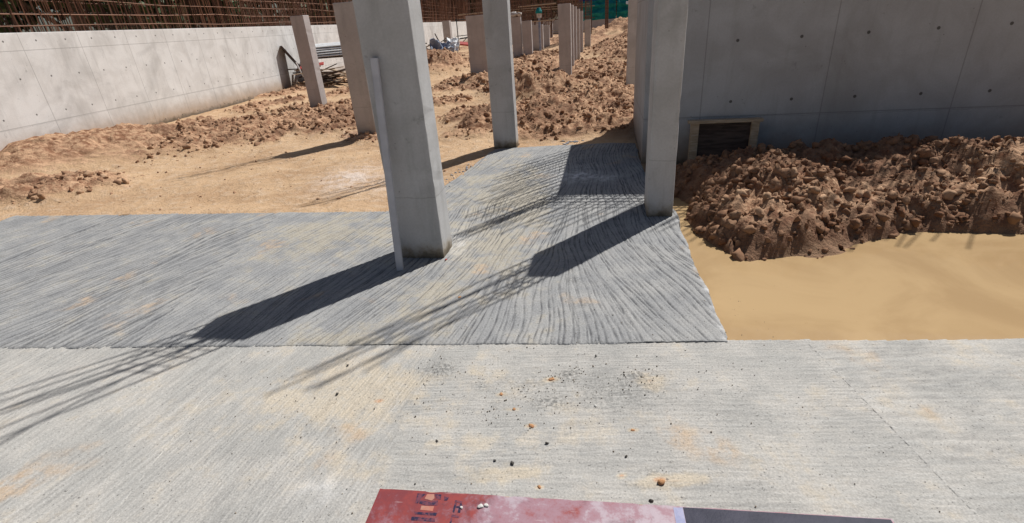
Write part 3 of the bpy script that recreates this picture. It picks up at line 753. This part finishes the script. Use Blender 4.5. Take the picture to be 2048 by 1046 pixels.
column('short far column to the right of the middle row below a rusty bar cage', 5.40, 31.0, 0.34, 0.3, 1.45, 'column_warm', seed=17, L=3.0, bars=10, stirrups=14, splay=0.01)
column('concrete column hidden partly by the core wall at the far right of the soil', 3.16, 12.05, 0.22, 0.5, 2.05, 'column', seed=18)
# more of the far grid behind them, with tall rusty starter bars
g = 'distant columns near the back wall'
for i, (x, y, h) in enumerate([(-0.6, 33.0, 1.5), (0.4, 38.5, 1.5), (-1.0, 42.0, 1.6), (1.6, 44.0, 1.4), (3.0, 46.0, 1.5), (4.4, 42.0, 1.4), (0.6, 50.0, 1.5), (2.4, 53.0, 1.5), (-1.4, 52.0, 1.5)]):
    column(['distant column left of the sack topped column', 'distant column behind the sack topped column', 'distant column close to the white boundary wall', 'distant column behind the gap of the wide far column', 'distant column beyond the middle row',
            'distant column at the right of the middle row', 'most distant column in the centre', 'most distant column behind the middle row', 'most distant column by the white boundary wall'][i],
           x, y, 0.4, 0.3, h, 'column_warm', group=g, seed=30 + i, L=3.2, bars=12, stirrups=10)

# free standing rusty cage
def cage(label, x, y, wd, L, n, seed, r=0.014, dark=False):
    rr = random.Random(seed); e = empty('rebar_cage', (x, y, ground_z(x, y)), YAW); tag(e, label, 'rebar cage', 'tall rusty rebar cages')
    for i in range(n):
        a = 2 * math.pi * i / n
        me = bar_mesh(L, r, 0.05, seed * 20 + i); put('rebar', me, e, (wd / 2 * math.cos(a), wd / 2 * math.sin(a), -0.2), (rr.uniform(-.01, .01), rr.uniform(-.01, .01), 0))
    for k in range(int(L / 0.2)):
        bm = bmesh.new(); a = wd / 2 + .01
        add_tube(bm, [(a * math.cos(t_), a * math.sin(t_), 0) for t_ in np.linspace(0, 2 * math.pi, 9)], 0.008, 5)
        s = obj('stirrup', bm, M['rust_dark'], e); s.location = (0, 0, 0.05 + 0.2 * k)
cage('tall slim rusty bar cage standing before the teal netting', 8.3, 40.8, 0.20, 5.5, 12, 61, 0.022)
cage('rusty bar cage rising behind the short far column', 5.3, 34.5, 0.45, 5.5, 14, 62, 0.02)

# ---------------------------------------------------------------- core wall (right): L of two poured walls with starter bars
core = empty('core_wall', (1.605, 5.765, 0), YAW)
tag(core, 'big grey poured concrete wall behind the narrow column at the right', 'wall')
bm = bmesh.new(); add_box(bm, 0, 5.6, 0, 0.2, -0.4, 2.05, bevel=0.006); obj('front_wall', bm, M['core'], core)
bm = bmesh.new(); add_box(bm, 0, 0.2, 0.2, 2.18, -0.4, 2.047, bevel=0.006); obj('side_wall', bm, M['core'], core)
rr = random.Random(5)
k = 0
for i in range(26):
    for yy in (0.035, 0.165):
        L = 1.6 + 0.1 * (i % 3)
        if i > 22 and yy > .1: continue
        put('rebar', bar_mesh(L, 0.008, 0.03, i % 5), core, (0.05 + 0.15 * i, yy, 2.03), (rr.uniform(-.014, .014), rr.uniform(-.014, .014), 0)); k += 1
for i in range(14):
    for xx in (0.035, 0.165):
        put('rebar', bar_mesh(1.75 + 0.12 * (i % 3), 0.008, 0.03, i % 5), core, (xx, 0.28 + 0.135 * i, 2.03), (rr.uniform(-.014, .014), rr.uniform(-.014, .014), 0)); k += 1
for i in range(7):
    put('rebar', bar_mesh(1.95 + 0.07 * (i % 3), 0.010, 0.05, i % 4), core, (0.03 + 0.045 * (i % 4), 0.03 + 0.06 * (i // 4), 2.03), (rr.uniform(-.03, .03), rr.uniform(-.03, .03), 0))
for j in range(5):
    for yy in (0.02, 0.18):
        bm = bmesh.new(); add_tube(bm, [(0, 0, 0), (1.3, 0.004, 0.01), (2.6, -.004, -.01), (5.5, 0, 0)], 0.006, 5)
        o = obj('tie_bar', bm, M['rust'], core); o.location = (0.03, yy, 2.13 + 0.15 * j)

# timber frame with a dark sheet painted as its shaded opening, standing at the foot of the core wall
fr = empty('formwork_frame', (2.06, 5.50, 0.0), YAW)
fr.scale = (1, 1, 1)
tag(fr, 'small timber frame with a dark sheet painted as its shaded opening, leaning at the foot of the core wall', 'timber frame')
bm = bmesh.new(); add_box(bm, 0, 0.085, 0, 0.06, -0.06, 0.47, bevel=0.003); obj('post', bm, M['timber'], fr)
bm = bmesh.new(); add_box(bm, 0.62, 0.70, 0, 0.06, -0.06, 0.47, bevel=0.003); obj('post', bm, M['timber'], fr)
bm = bmesh.new(); add_box(bm, -0.03, 0.73, -0.012, 0.07, 0.472, 0.505, bevel=0.003); obj('top_rail', bm, M['timber'], fr)
bm = bmesh.new(); add_box(bm, 0.087, 0.618, 0.008, 0.05, 0.055, 0.085, bevel=0.003); obj('bottom_rail', bm, M['timber'], fr)
bm = bmesh.new(); add_box(bm, 0.087, 0.618, 0.03, 0.045, 0.087, 0.47); obj('shade_sheet', bm, M['timber_and_shade'], fr)  # dark sheet standing in for the shade inside the frame's opening

# ---------------------------------------------------------------- steel tube leaning on the near column
p0 = Vector((-0.832, 3.352, ZS - 0.004)); p1 = Vector((-0.793, 3.520, 1.45))
d = (p1 - p0); Lb = d.length
bm = bmesh.new()
s = 0.0245; wth = 0.0215
def ring(zz, a): return [bm.verts.new((x * a, y * a, zz)) for x, y in ((-1, -1), (1, -1), (1, 1), (-1, 1))]
o0, o1, i0, i1 = ring(0, s), ring(Lb, s), ring(0.0, wth), ring(Lb, wth)
for k in range(4):
    j = (k + 1) % 4
    bm.faces.new((o0[k], o0[j], o1[j], o1[k])); bm.faces.new((i0[j], i0[k], i1[k], i1[j]))
    bm.faces.new((o1[k], o1[j], i1[j], i1[k])); bm.faces.new((o0[j], o0[k], i0[k], i0[j]))
es = [e for e in bm.edges if abs(e.verts[0].co.z - e.verts[1].co.z) > 1 and max(abs(e.verts[0].co.x), 0) > 0.023]
bmesh.ops.bevel(bm, geom=es, offset=0.005, segments=3, affect='EDGES')
lt = obj('steel_tube', bm, M['tube'])
lt.location = p0
qz = d.to_track_quat('Z', 'Y'); lt.rotation_euler = (qz @ Vector((1, 0, 0)).to_track_quat('X', 'Z')).to_euler()
lt.rotation_euler = (qz.to_matrix().to_4x4() @ Matrix.Rotation(math.radians(18), 4, 'Z')).to_euler()
tag(lt, 'grey square steel tube leaning upright against the near column', 'steel tube')

# ---------------------------------------------------------------- red board at the camera's feet
bd = empty('painted_board', (-0.572, 1.380, 0.003), math.radians(-8.9))
tag(bd, 'worn red painted board with dark blue marks lying at the bottom edge', 'board')
def worn_sheet(x0, x1, y0, y1, z0, z1, amp, nseg=90):
    bm = bmesh.new(); top = []; bot = []
    xs_ = [x0 + (x1 - x0) * i / nseg for i in range(nseg + 1)]
    e = [amp * (random.random() ** 3) * (1 if random.random() < .35 else .2) for _ in xs_]
    rows = []
    for j, (yy, zz) in enumerate(((y1, z0), (y1, z1), (y0, z1), (y0, z0))):
        rows.append([bm.verts.new((x, yy - (e[i] if j < 2 else 0), zz)) for i, x in enumerate(xs_)])
    for a, b in zip(rows, rows[1:] + rows[:1]):
        for i in range(nseg): bm.faces.new((a[i], a[i + 1], b[i + 1], b[i]))
    bm.faces.new([r[0] for r in rows]); bm.faces.new([r[-1] for r in rows][::-1])
    bmesh.ops.recalc_face_normals(bm, faces=bm.faces)
    return bm
obj('face_sheet', worn_sheet(0, 1.80, -0.62, 0, 0.0125, 0.0145, 0.006), M['board'], bd)
obj('core_ply', worn_sheet(0.002, 1.80, -0.62, -0.001, 0.0, 0.0123, 0.003), M['plywood_edge'], bd)
def decal(name, polys, mat, z=0.0152):
    bm = bmesh.new()
    for P in polys:
        r = bmesh.ops.extrude_face_region(bm, geom=[bm.faces.new([bm.verts.new((x + random.uniform(-.0015, .0015), y + random.uniform(-.0015, .0015), z)) for x, y in P])])
        for v in r['geom']:
            if isinstance(v, bmesh.types.BMVert): v.co.z -= 0.0006
    return obj(name, bm, mat, bd)
decal('dark_end', [[(1.125, -0.003), (1.795, -0.003), (1.795, -0.6), (1.125, -0.6)]], M['navy'])
decal('pale_band', [[(1.09, -0.006), (1.123, -0.004), (1.123, -0.6), (1.09, -0.6)]], M['paleblue'])
decal('stencil_mark', [[(.155, -.012), (.185, -.012), (.172, -.034), (.168, -.056), (.158, -.055)], [(.172, -.056), (.172, -.042), (.215, -.046), (.24, -.035), (.245, -.058), (.2, -.062)],
                       [(.222, -.010), (.248, -.012), (.248, -.034), (.235, -.030)], [(.165, -.090), (.172, -.100), (.25, -.102), (.25, -.088), (.21, -.092)],
                       [(.162, -.110), (.165, -.125), (.252, -.125), (.25, -.112)], [(.262, -.018), (.280, -.020), (.276, -.034), (.264, -.036)], [(.17, -.14), (.17, -.18), (.25, -.18), (.25, -.14)]], M['worn_navy'])
decal('stencil_mark', [[(.19, -.012), (.218, -.012), (.226, -.030), (.215, -.040), (.187, -.034)], [(.185, -.064), (.232, -.064), (.232, -.084), (.185, -.082)]], M['orange'])
decal('stencil_letter', [[(.305, -.032), (.335, -.034), (.333, -.043), (.305, -.041)], [(.305, -.044), (.313, -.044), (.313, -.082), (.305, -.082)], [(.326, -.044), (.334, -.044), (.334, -.082), (.326, -.082)], [(.314, -.056), (.325, -.056), (.325, -.064), (.314, -.064)],
                         [(.305, -.092), (.335, -.094), (.335, -.103), (.305, -.101)], [(.305, -.104), (.313, -.104), (.313, -.14), (.305, -.14)]], M['worn_navy'])
for (x, y, sc_, l) in [(0.405, -0.052, 0.011, 'larger white plaster chip lying on the red board'), (0.425, -0.048, 0.009, 'smaller white plaster chip beside the larger one on the red board'),
                       (0.335, -0.062, 0.006, 'tiny white chip on the dark blue mark of the red board')]:
    ca, sa = math.cos(math.radians(-8.9)), math.sin(math.radians(-8.9))
    lump('plaster_chip', -0.572 + x * ca - y * sa, 1.380 + x * sa + y * ca, sc_, M['palepebble'], l, 'plaster chip', 'white chips on the red board', 0.0185, 0.45)

# ---------------------------------------------------------------- white boundary wall at the left with starter bars
def wall_with_bars(name, label, x0, y0, x1, y1, top, step, n_ind, barL, mat='boundary', dense=1):
    L = math.hypot(x1 - x0, y1 - y0); a = math.atan2(y1 - y0, x1 - x0)
    e = empty(name, (x0, y0, 0), a); tag(e, label, 'wall')
    bm = bmesh.new(); add_box(bm, 0, L, 0, 0.2, -0.5, top, bevel=0.01); obj('wall_panel', bm, M[mat], e)
    rr = random.Random(9); xs_ = []
    x = 0.05
    while x < L: xs_.append(x); x += step * rr.uniform(.6, 1.4)
    stuffbm = bmesh.new(); cnt = 0
    near = sorted(xs_, key=lambda v: -v if False else v)
    mid = [v for v in near if wall_vis(x0, y0, a, v)]
    rest = [v for v in near if not wall_vis(x0, y0, a, v)]
    for v in mid + rest:
        for yy in (0.04, 0.16):
            tx, ty = rr.uniform(-.11, .11), rr.uniform(-.06, .06)
            lb = barL * rr.uniform(.75, 1.05)
            if cnt < n_ind:
                put('rebar', bar_mesh(round(barL * (0.8, 0.9, 1.0)[cnt % 3], 2), 0.012, 0.12, cnt % 6), e, (v, yy, top - 0.02), (ty, tx, 0)); cnt += 1
            else:
                add_tube(stuffbm, [(v, yy, top - 0.02), (v + tx * lb * .4, yy - ty * lb * .5, top + lb * .5), (v + tx * lb * 1.0, yy - ty * lb, top + lb)], 0.013, 4, False)
    for j in range(int(barL * 0.7 / 0.22)):
        for yy in (0.02, 0.18):
            pts = [(xx, yy + rr.uniform(-.02, .02), top + 0.1 + 0.22 * j + rr.uniform(-.03, .03)) for xx in np.arange(0.0, L, 2.0)]
            add_tube(stuffbm, pts, 0.009, 4, False)
    o = obj('bar_mat', stuffbm, M['bars'], e); tag(o, kind='stuff')
    return e
def wall_vis(x0, y0, a, v):
    x = x0 + math.cos(a) * v; y = y0 + math.sin(a) * v
    return 17 < y < 24
wall_with_bars('boundary_wall', 'long white concrete wall at the left with rusty starter bars on top', -9.9, -4.0, -2.6, 64.0, 2.02, 0.085, 100, 2.3)
wall_with_bars('back_wall', 'distant pale wall with rusty bars closing the back of the site', -2.2, 66.0, 34.0, 60.0, 1.5, 0.16, 60, 3.6, 'column_warm')

# ---------------------------------------------------------------- stacks and scrap by the white wall
def rot_to(d):
    return Vector(d).normalized().to_track_quat('X', 'Z').to_matrix().to_4x4()
tr = empty('trestle', (-6.95, 20.4, 0), 0.08); tag(tr, 'timber trestle coloured dark as the shade under the white sheets by the wall', 'trestle')
bm = bmesh.new(); add_box(bm, -0.1, 3.6, -0.3, 0.5, 0.86, 0.92); obj('deck', bm, M['timber_and_shade'], tr)  # deck and legs take a dark colour for the shade below the sheets
for x in (0.0, 3.3):
    for y in (-0.25, 0.38):
        bm = bmesh.new(); add_box(bm, x, x + 0.09, y, y + 0.09, -0.2, 0.857); obj('leg', bm, M['timber_and_shade'], tr)
g = 'white corrugated sheets stacked by the wall'
for i in range(5):
    bm = bmesh.new(); nseg = 48; W_ = 0.85
    rows = []
    for yv in range(nseg + 1):
        y = -0.35 + W_ * yv / nseg; z = 0.025 * math.sin(yv / nseg * math.pi * 14)
        rows.append((bm.verts.new((0, y, z)), bm.verts.new((3.5, y, z + 0.02))))
    for a_, b_ in zip(rows, rows[1:]): bm.faces.new((a_[0], a_[1], b_[1], b_[0]))
    r = bmesh.ops.extrude_face_region(bm, geom=list(bm.faces))
    for v in r['geom']:
        if isinstance(v, bmesh.types.BMVert): v.co.z += 0.012
    bmesh.ops.recalc_face_normals(bm, faces=bm.faces)
    o = obj('corrugated_sheet', bm, M['white']); o.location = (-7.0 + 0.05 * random.uniform(-1, 1), 20.4 + 0.04 * i - .05, 0.96 + 0.078 * i); o.rotation_euler = (0.12, -0.01, 0.08 + random.uniform(-.02, .02))
    tag(o, ['lowest white corrugated sheet of the stack by the wall', 'second lowest white corrugated sheet of the stack', 'middle white corrugated sheet of the stack', 'second highest white corrugated sheet of the stack', 'topmost white corrugated sheet of the stack by the wall'][i], 'roof sheet', g)

def plank(x, y, z, L, wd, th, rz, ry, mat, label, cat='plank', group=None, rx=0.0, name='timber_plank'):
    bm = bmesh.new(); add_box(bm, -L / 2, L / 2, -wd / 2, wd / 2, -th / 2, th / 2, wob=0.004)
    o = obj(name, bm, mat); o.location = (x, y, z); o.rotation_euler = (rx, ry, rz)
    tag(o, label, cat, group); return o
rr = random.Random(21)
g = 'scrap planks heaped by the corrugated sheets'
for i in range(26):
    plank(-6.1 + rr.uniform(-.75, .75), 19.0 + rr.uniform(-.5, .5), 0.08 + 0.022 * i, rr.uniform(0.7, 1.9), rr.uniform(.06, .16), rr.uniform(.02, .05), rr.uniform(-0.9, 0.9), rr.uniform(-.22, .22),
          M['timber_and_shade'] if i % 3 else M['timber'], 'dark or weathered plank in the jumbled heap below the white sheets', 'plank', g)
plank(-6.35, 18.6, 0.72, 0.8, 0.18, 0.03, 0.15, -.1, M['redp'], 'red board on top of the scrap heap below the white sheets', 'board', None, 0.4, 'red_plank')
plank(-6.85, 18.75, 0.62, 0.5, 0.09, 0.03, 0.3, 1.3, M['white'], 'short white board standing in the scrap heap', 'board', None, 0, 'white_plank')
plank(-6.95, 19.2, 0.6, 1.9, 0.5, 0.04, 0.5, 1.0, M['timber_and_shade'], 'dark sheet added as the shadow at the left end of the white sheets', 'shadow sheet', None, 0, 'shadow_sheet')  # added dark sheet, painted shadow beside the stack
g = 'scrap timbers heaped behind the near column'
for i in range(24):
    plank(-3.55 + rr.uniform(-.7, .6), 28.3 + rr.uniform(-.8, .8), 0.08 + 0.036 * i, rr.uniform(0.6, 1.5), rr.uniform(.05, .13), rr.uniform(.03, .06), rr.uniform(-1.5, 1.5), rr.uniform(-.6, .6),
          M['timber_and_shade'] if i % 5 else M['timber'], 'dark timber in the tangled heap right of the near column', 'plank', g)
plank(-2.85, 28.4, 0.8, 1.2, 0.12, 0.05, 0.2, 1.15, M['timber_and_shade'], 'dark plank sticking up steeply out of the tangled heap', 'plank')
# blue grey tarp on barrels
def cloth(name, label, cat, x, y, z, sx_, sy_, amp, mat, rz=0.0, tilt=(0, 0), n=24, seed=0, thick=0.01, group=None):
    us = np.linspace(-0.5, 0.5, n); U_, V_ = np.meshgrid(us, us)
    Z_ = amp * (fbm(U_ * 3 + seed, V_ * 3, 1.0, 4)) * 2
    v = np.stack([U_.ravel() * sx_, V_.ravel() * sy_, Z_.ravel()], 1)
    idx = np.arange(n * n).reshape(n, n)
    q = np.stack([idx[:-1, :-1].ravel(), idx[:-1, 1:].ravel(), idx[1:, 1:].ravel(), idx[1:, :-1].ravel()], 1)
    me = np_mesh(name, v, q); o = link_mesh(name, me, mat, None, True)
    md = o.modifiers.new('thickness', 'SOLIDIFY'); md.thickness = thick
    o.location = (x, y, z); o.rotation_euler = (tilt[0], tilt[1], rz)
    return tag(o, label, cat, group)
cloth('plastic_sheet', 'blue grey plastic sheet draped over scrap beside the near column', 'plastic sheet', -2.75, 27.6, 0.55, 1.2, 1.0, 0.25, M['blue_grey'], 0.2, (1.0, 0.1), seed=2)
cloth('plastic_sheet', 'pale plastic sheet lying next to the blue grey one', 'plastic sheet', -2.2, 27.9, 0.8, 0.7, 0.8, 0.12, M['white'], -0.3, (0.8, 0), seed=3)
# black scaffold frames before the wall
def scaffold(label, x, y, wd, hh, rz, bays=2):
    e = empty('scaffold', (x, y, 0), rz); tag(e, label, 'scaffold frame', 'scaffold frames by the white wall')
    for i in range(bays + 1):
        bm = bmesh.new(); add_tube(bm, [(i * wd, 0, -0.1), (i * wd + .02, 0, hh)], 0.035, 6); obj('upright', bm, M['black'], e)
    for z in (0.35, 0.95, hh - .1):
        bm = bmesh.new(); add_tube(bm, [(-.1, 0.05, z), (bays * wd + .1, 0.05, z + .06)], 0.028, 6); obj('rail', bm, M['black'], e)
    bm = bmesh.new(); add_tube(bm, [(0, -0.05, 0.3), (wd, -0.05, 1.0)], 0.025, 6); obj('brace', bm, M['black'], e)
scaffold('black steel scaffold frame in front of the far white wall', -2.75, 40.5, 0.95, 2.1, 0.35)
def props(label, x, y, wd, hh, rz, n):
    e = empty('scaffold', (x, y, 0), rz); tag(e, label, 'scaffold', 'rusty scaffolds among the far columns')
    rq = random.Random(int(x * 7 + y))
    for i in range(n + 1):
        for yy in (0, 0.9):
            bm = bmesh.new(); add_tube(bm, [(i * wd, yy, -0.2), (i * wd + rq.uniform(-.05, .05), yy, hh)], 0.03, 6); obj('upright', bm, M['rust_dark'], e)
    for k in range(int(hh / 0.75)):
        z = 0.8 + 0.75 * k
        bm = bmesh.new(); add_tube(bm, [(-.2, 0.04, z), (n * wd + .25, 0.04, z + rq.uniform(-.06, .06))], 0.024, 6); obj('rail', bm, M['rust_dark'] if k % 2 else M['timber'], e)
    for i in range(n):
        bm = bmesh.new(); add_tube(bm, [(i * wd, -0.03, 0.5 + (i % 2)), ((i + 1) * wd, -0.03, 1.9 + (i % 2))], 0.02, 6); obj('brace', bm, M['rust_dark'], e)
props('rusty scaffold left of the sack topped column', -0.8, 36.5, 1.3, 4.6, -0.1, 3)
props('rusty scaffold behind the wide far column', 2.6, 36.0, 1.1, 4.6, -0.15, 3)
props('rusty scaffold in the gap behind the sack topped column', 1.1, 40.5, 1.2, 4.8, -0.1, 3)
props('rusty scaffold beyond the end of the middle row', 4.7, 38.5, 1.0, 4.6, -0.2, 2)
props('rusty scaffold between the cracked column and the slab edge column', -2.0, 46.0, 1.5, 4.6, -0.1, 3)
plank(-2.3, 36.8, 0.85, 2.4, 0.25, 0.07, 0.25, -.06, M['black'], 'long black plank lying low before the white wall', 'plank', None, 0, 'black_plank')
plank(-1.75, 34.4, 0.55, 1.0, 0.35, 0.10, 0.1, .15, M['redp'], 'red board left of the cracked column', 'board', None, 0.4, 'red_plank')
# sacks on the column top, pale pole with teal cap
for (x, y, s_, l) in [(0.88, 24.85, .17, 'left pale sack on top of the far column'), (1.12, 24.8, .15, 'right pale sack on top of the far column')]:
    lump('cement_sack', x, y, s_, M['sack'], l, 'sack', 'pale sacks on a far column', 1.80, 0.9)
e = empty('standpipe', (2.35, 29.0, 0)); tag(e, 'pale upright pipe with a teal cap among the far columns', 'pipe')
bm = bmesh.new(); add_tube(bm, [(0, 0, -0.3), (0, 0, 1.75)], 0.06, 8); obj('pipe', bm, M['blue_grey'], e)
bm = bmesh.new(); add_tube(bm, [(0, 0, 1.72), (0.01, 0, 1.92)], [0.12, 0.13], 8); obj('collar', bm, M['sack'], e)
bm = bmesh.new(); add_tube(bm, [(0, 0, 1.925), (0, 0, 2.02), (0, 0, 2.2)], [0.17, 0.18, 0.08], 10); obj('cap', bm, M['teal'], e)
g = 'scaffold rails among the far columns'
for (x0, y0, x1, y1, z, l) in [(1.2, 27, 3.0, 26.7, 2.25, 'upper horizontal scaffold rail across the far columns'), (1.0, 28, 3.0, 27.6, 1.55, 'lower horizontal scaffold rail across the far columns'), (-1.9, 30, -0.4, 29.7, 2.15, 'pale horizontal rail left of the cracked column')]:
    bm = bmesh.new(); add_tube(bm, [(0, 0, 0), (x1 - x0, y1 - y0, 0.03)], 0.03, 6)
    o = obj('scaffold_rail', bm, M['timber']); o.location = (x0, y0, z); tag(o, l, 'rail', g)

# teal netting and blue tarps beyond the earth bank
cloth('safety_net', 'teal safety netting hung beyond the earth bank, left of the tall cage', 'netting', 8.6, 47.0, 2.05, 3.4, 1.5, 0.25, M['teal'], -0.15, (1.45, 0), seed=5, group='teal netting beyond the bank')
cloth('safety_net', 'teal safety netting hung beyond the earth bank, right of the tall cage', 'netting', 12.6, 46.3, 2.05, 4.6, 1.5, 0.25, M['teal'], -0.1, (1.45, 0), seed=6, group='teal netting beyond the bank')
cloth('tarpaulin', 'blue tarpaulin hung above the teal netting', 'tarpaulin', 9.2, 47.6, 3.6, 3.8, 1.8, 0.2, M['blue'], -0.1, (1.5, 0), seed=7)
cloth('plastic_sheet', 'white scrap of plastic caught on the teal netting', 'plastic sheet', 11.3, 45.6, 2.35, 0.9, 0.25, 0.06, M['white'], 0, (1.2, 0.2), seed=8)
# bluish mortar spatter past the slab edge
V = []; F = []
for k in range(46):
    s = 0.008 + 0.035 * rng.uniform() ** 2
    V.append(I1 * (1 + .2 * rng.standard_normal((len(I1), 1))) * [s * rng.uniform(.6, 1.6), s, s * .35] + [1.06 + rng.normal(0, .13), 7.34 + rng.normal(0, .15), -0.012 + rng.uniform(0, .01)]); F.append(F1 + len(I1) * k)
M['mortar'] = simple('blue_grey_mortar', (0.24, 0.25, 0.28), (0.36, 0.37, 0.40), 20, 0.9, 0.5)
tag(link_mesh('mortar_spill', np_mesh('mortar_spill', np.concatenate(V), np.concatenate(F)), M['mortar']), 'blue grey mortar spilt in lumps just past the slab end', 'mortar spill', kind='stuff')
V = []; F = []
for k in range(46):
    s = rng.uniform(.005, .018); tt = rng.uniform(0, 1)
    V.append(I1 * rng.uniform(0.6, 1.3, 3) * [s, s, s * .5] + [-.78 + .35 * tt + rng.normal(0, .05), 5.3 + 1.0 * tt + rng.normal(0, .06), 0.0 + rng.uniform(0, .01)]); F.append(F1 + len(I1) * k)
tag(link_mesh('mortar_spill', np_mesh('mortar_spill', np.concatenate(V), np.concatenate(F)), M['mortar']), 'grey mortar crumbs along the slanting slab edge', 'mortar spill', kind='stuff')

# ---------------------------------------------------------------- trees beyond the site
def crown_mesh(seed, R=3.2, Hc=6.0, n=5200):
    r = np.random.default_rng(seed)
    blobs = []
    for i in range(17):
        a = r.uniform(0, 6.28); rr_ = R * 0.62 * math.sqrt(r.uniform()); z = r.uniform(-.5, .5) * Hc * 0.8
        blobs.append((rr_ * math.cos(a), rr_ * math.sin(a), z, r.uniform(0.8, 1.5)))
    B = np.array(blobs); k = r.integers(0, len(B), n)
    d = r.standard_normal((n, 3)); d /= np.linalg.norm(d, axis=1)[:, None]
    P = B[k, :3] + d * (B[k, 3] * r.uniform(0.55, 1.05, n) ** 0.6)[:, None]
    s = r.uniform(.10, .24, n)
    a = r.standard_normal((n, 3)); a /= np.linalg.norm(a, axis=1)[:, None]
    b = np.cross(a, r.standard_normal((n, 3))); b /= np.linalg.norm(b, axis=1)[:, None]
    V_ = np.stack([P - a * s[:, None], P + b * s[:, None] * .6, P + a * s[:, None], P - b * s[:, None] * .6], 1).reshape(-1, 3)
    F_ = np.arange(n * 4).reshape(-1, 4)
    me = np_mesh('crown', V_, F_); me.materials.append(M['leaf']); return me
def trunk_mesh(seed, Ht=5.0):
    r = random.Random(seed); bm = bmesh.new()
    add_tube(bm, [(0, 0, -.3), (.05, .03, Ht * .35), (-.05, .1, Ht * .7), (.05, 0, Ht)], [.26, .2, .14, .06], 8)
    for i in range(6):
        a = r.uniform(0, 6.28); z = Ht * r.uniform(.35, .8)
        add_tube(bm, [(0, 0, z), (math.cos(a) * .9, math.sin(a) * .9, z + .8), (math.cos(a) * 1.8, math.sin(a) * 1.8, z + 1.7)], [.09, .06, .03], 6)
    me = bpy.data.meshes.new('trunk'); bm.to_mesh(me); bm.free(); me.materials.append(M['bark']); return me
crowns = [crown_mesh(s) for s in (1, 2, 3)]; trunks = [trunk_mesh(s) for s in (1, 2)]
spots = [(-15, 6), (-15.5, 13), (-14.5, 20), (-15, 27), (-13.5, 34), (-13, 42), (-12, 50), (-10, 58), (-8, 66), (-3, 74), (2, 76), (7, 75), (12, 74), (17, 72), (23, 70), (-14, -1), (-20, 33), (-19, 10), (29, 66), (-5, 70), (0, 71), (4.5, 72), (9.5, 71), (14, 69), (20, 68), (26, 69)]
for i, (x, y) in enumerate(spots):
    e = empty('leafy_tree', (x, y, 0), i * 1.7); tag(e, 'dark green leafy tree beyond the boundary walls of the site', 'tree', 'trees beyond the site walls')
    s = 1.0 + 0.25 * ((i * 37) % 10) / 10
    put('trunk', trunks[i % 2], e, (0, 0, 0)).scale = (s, s, s)
    put('crown', crowns[i % 3], e, (0, 0, 4.0 * s)).scale = (s * 1.15, s * 1.15, s)
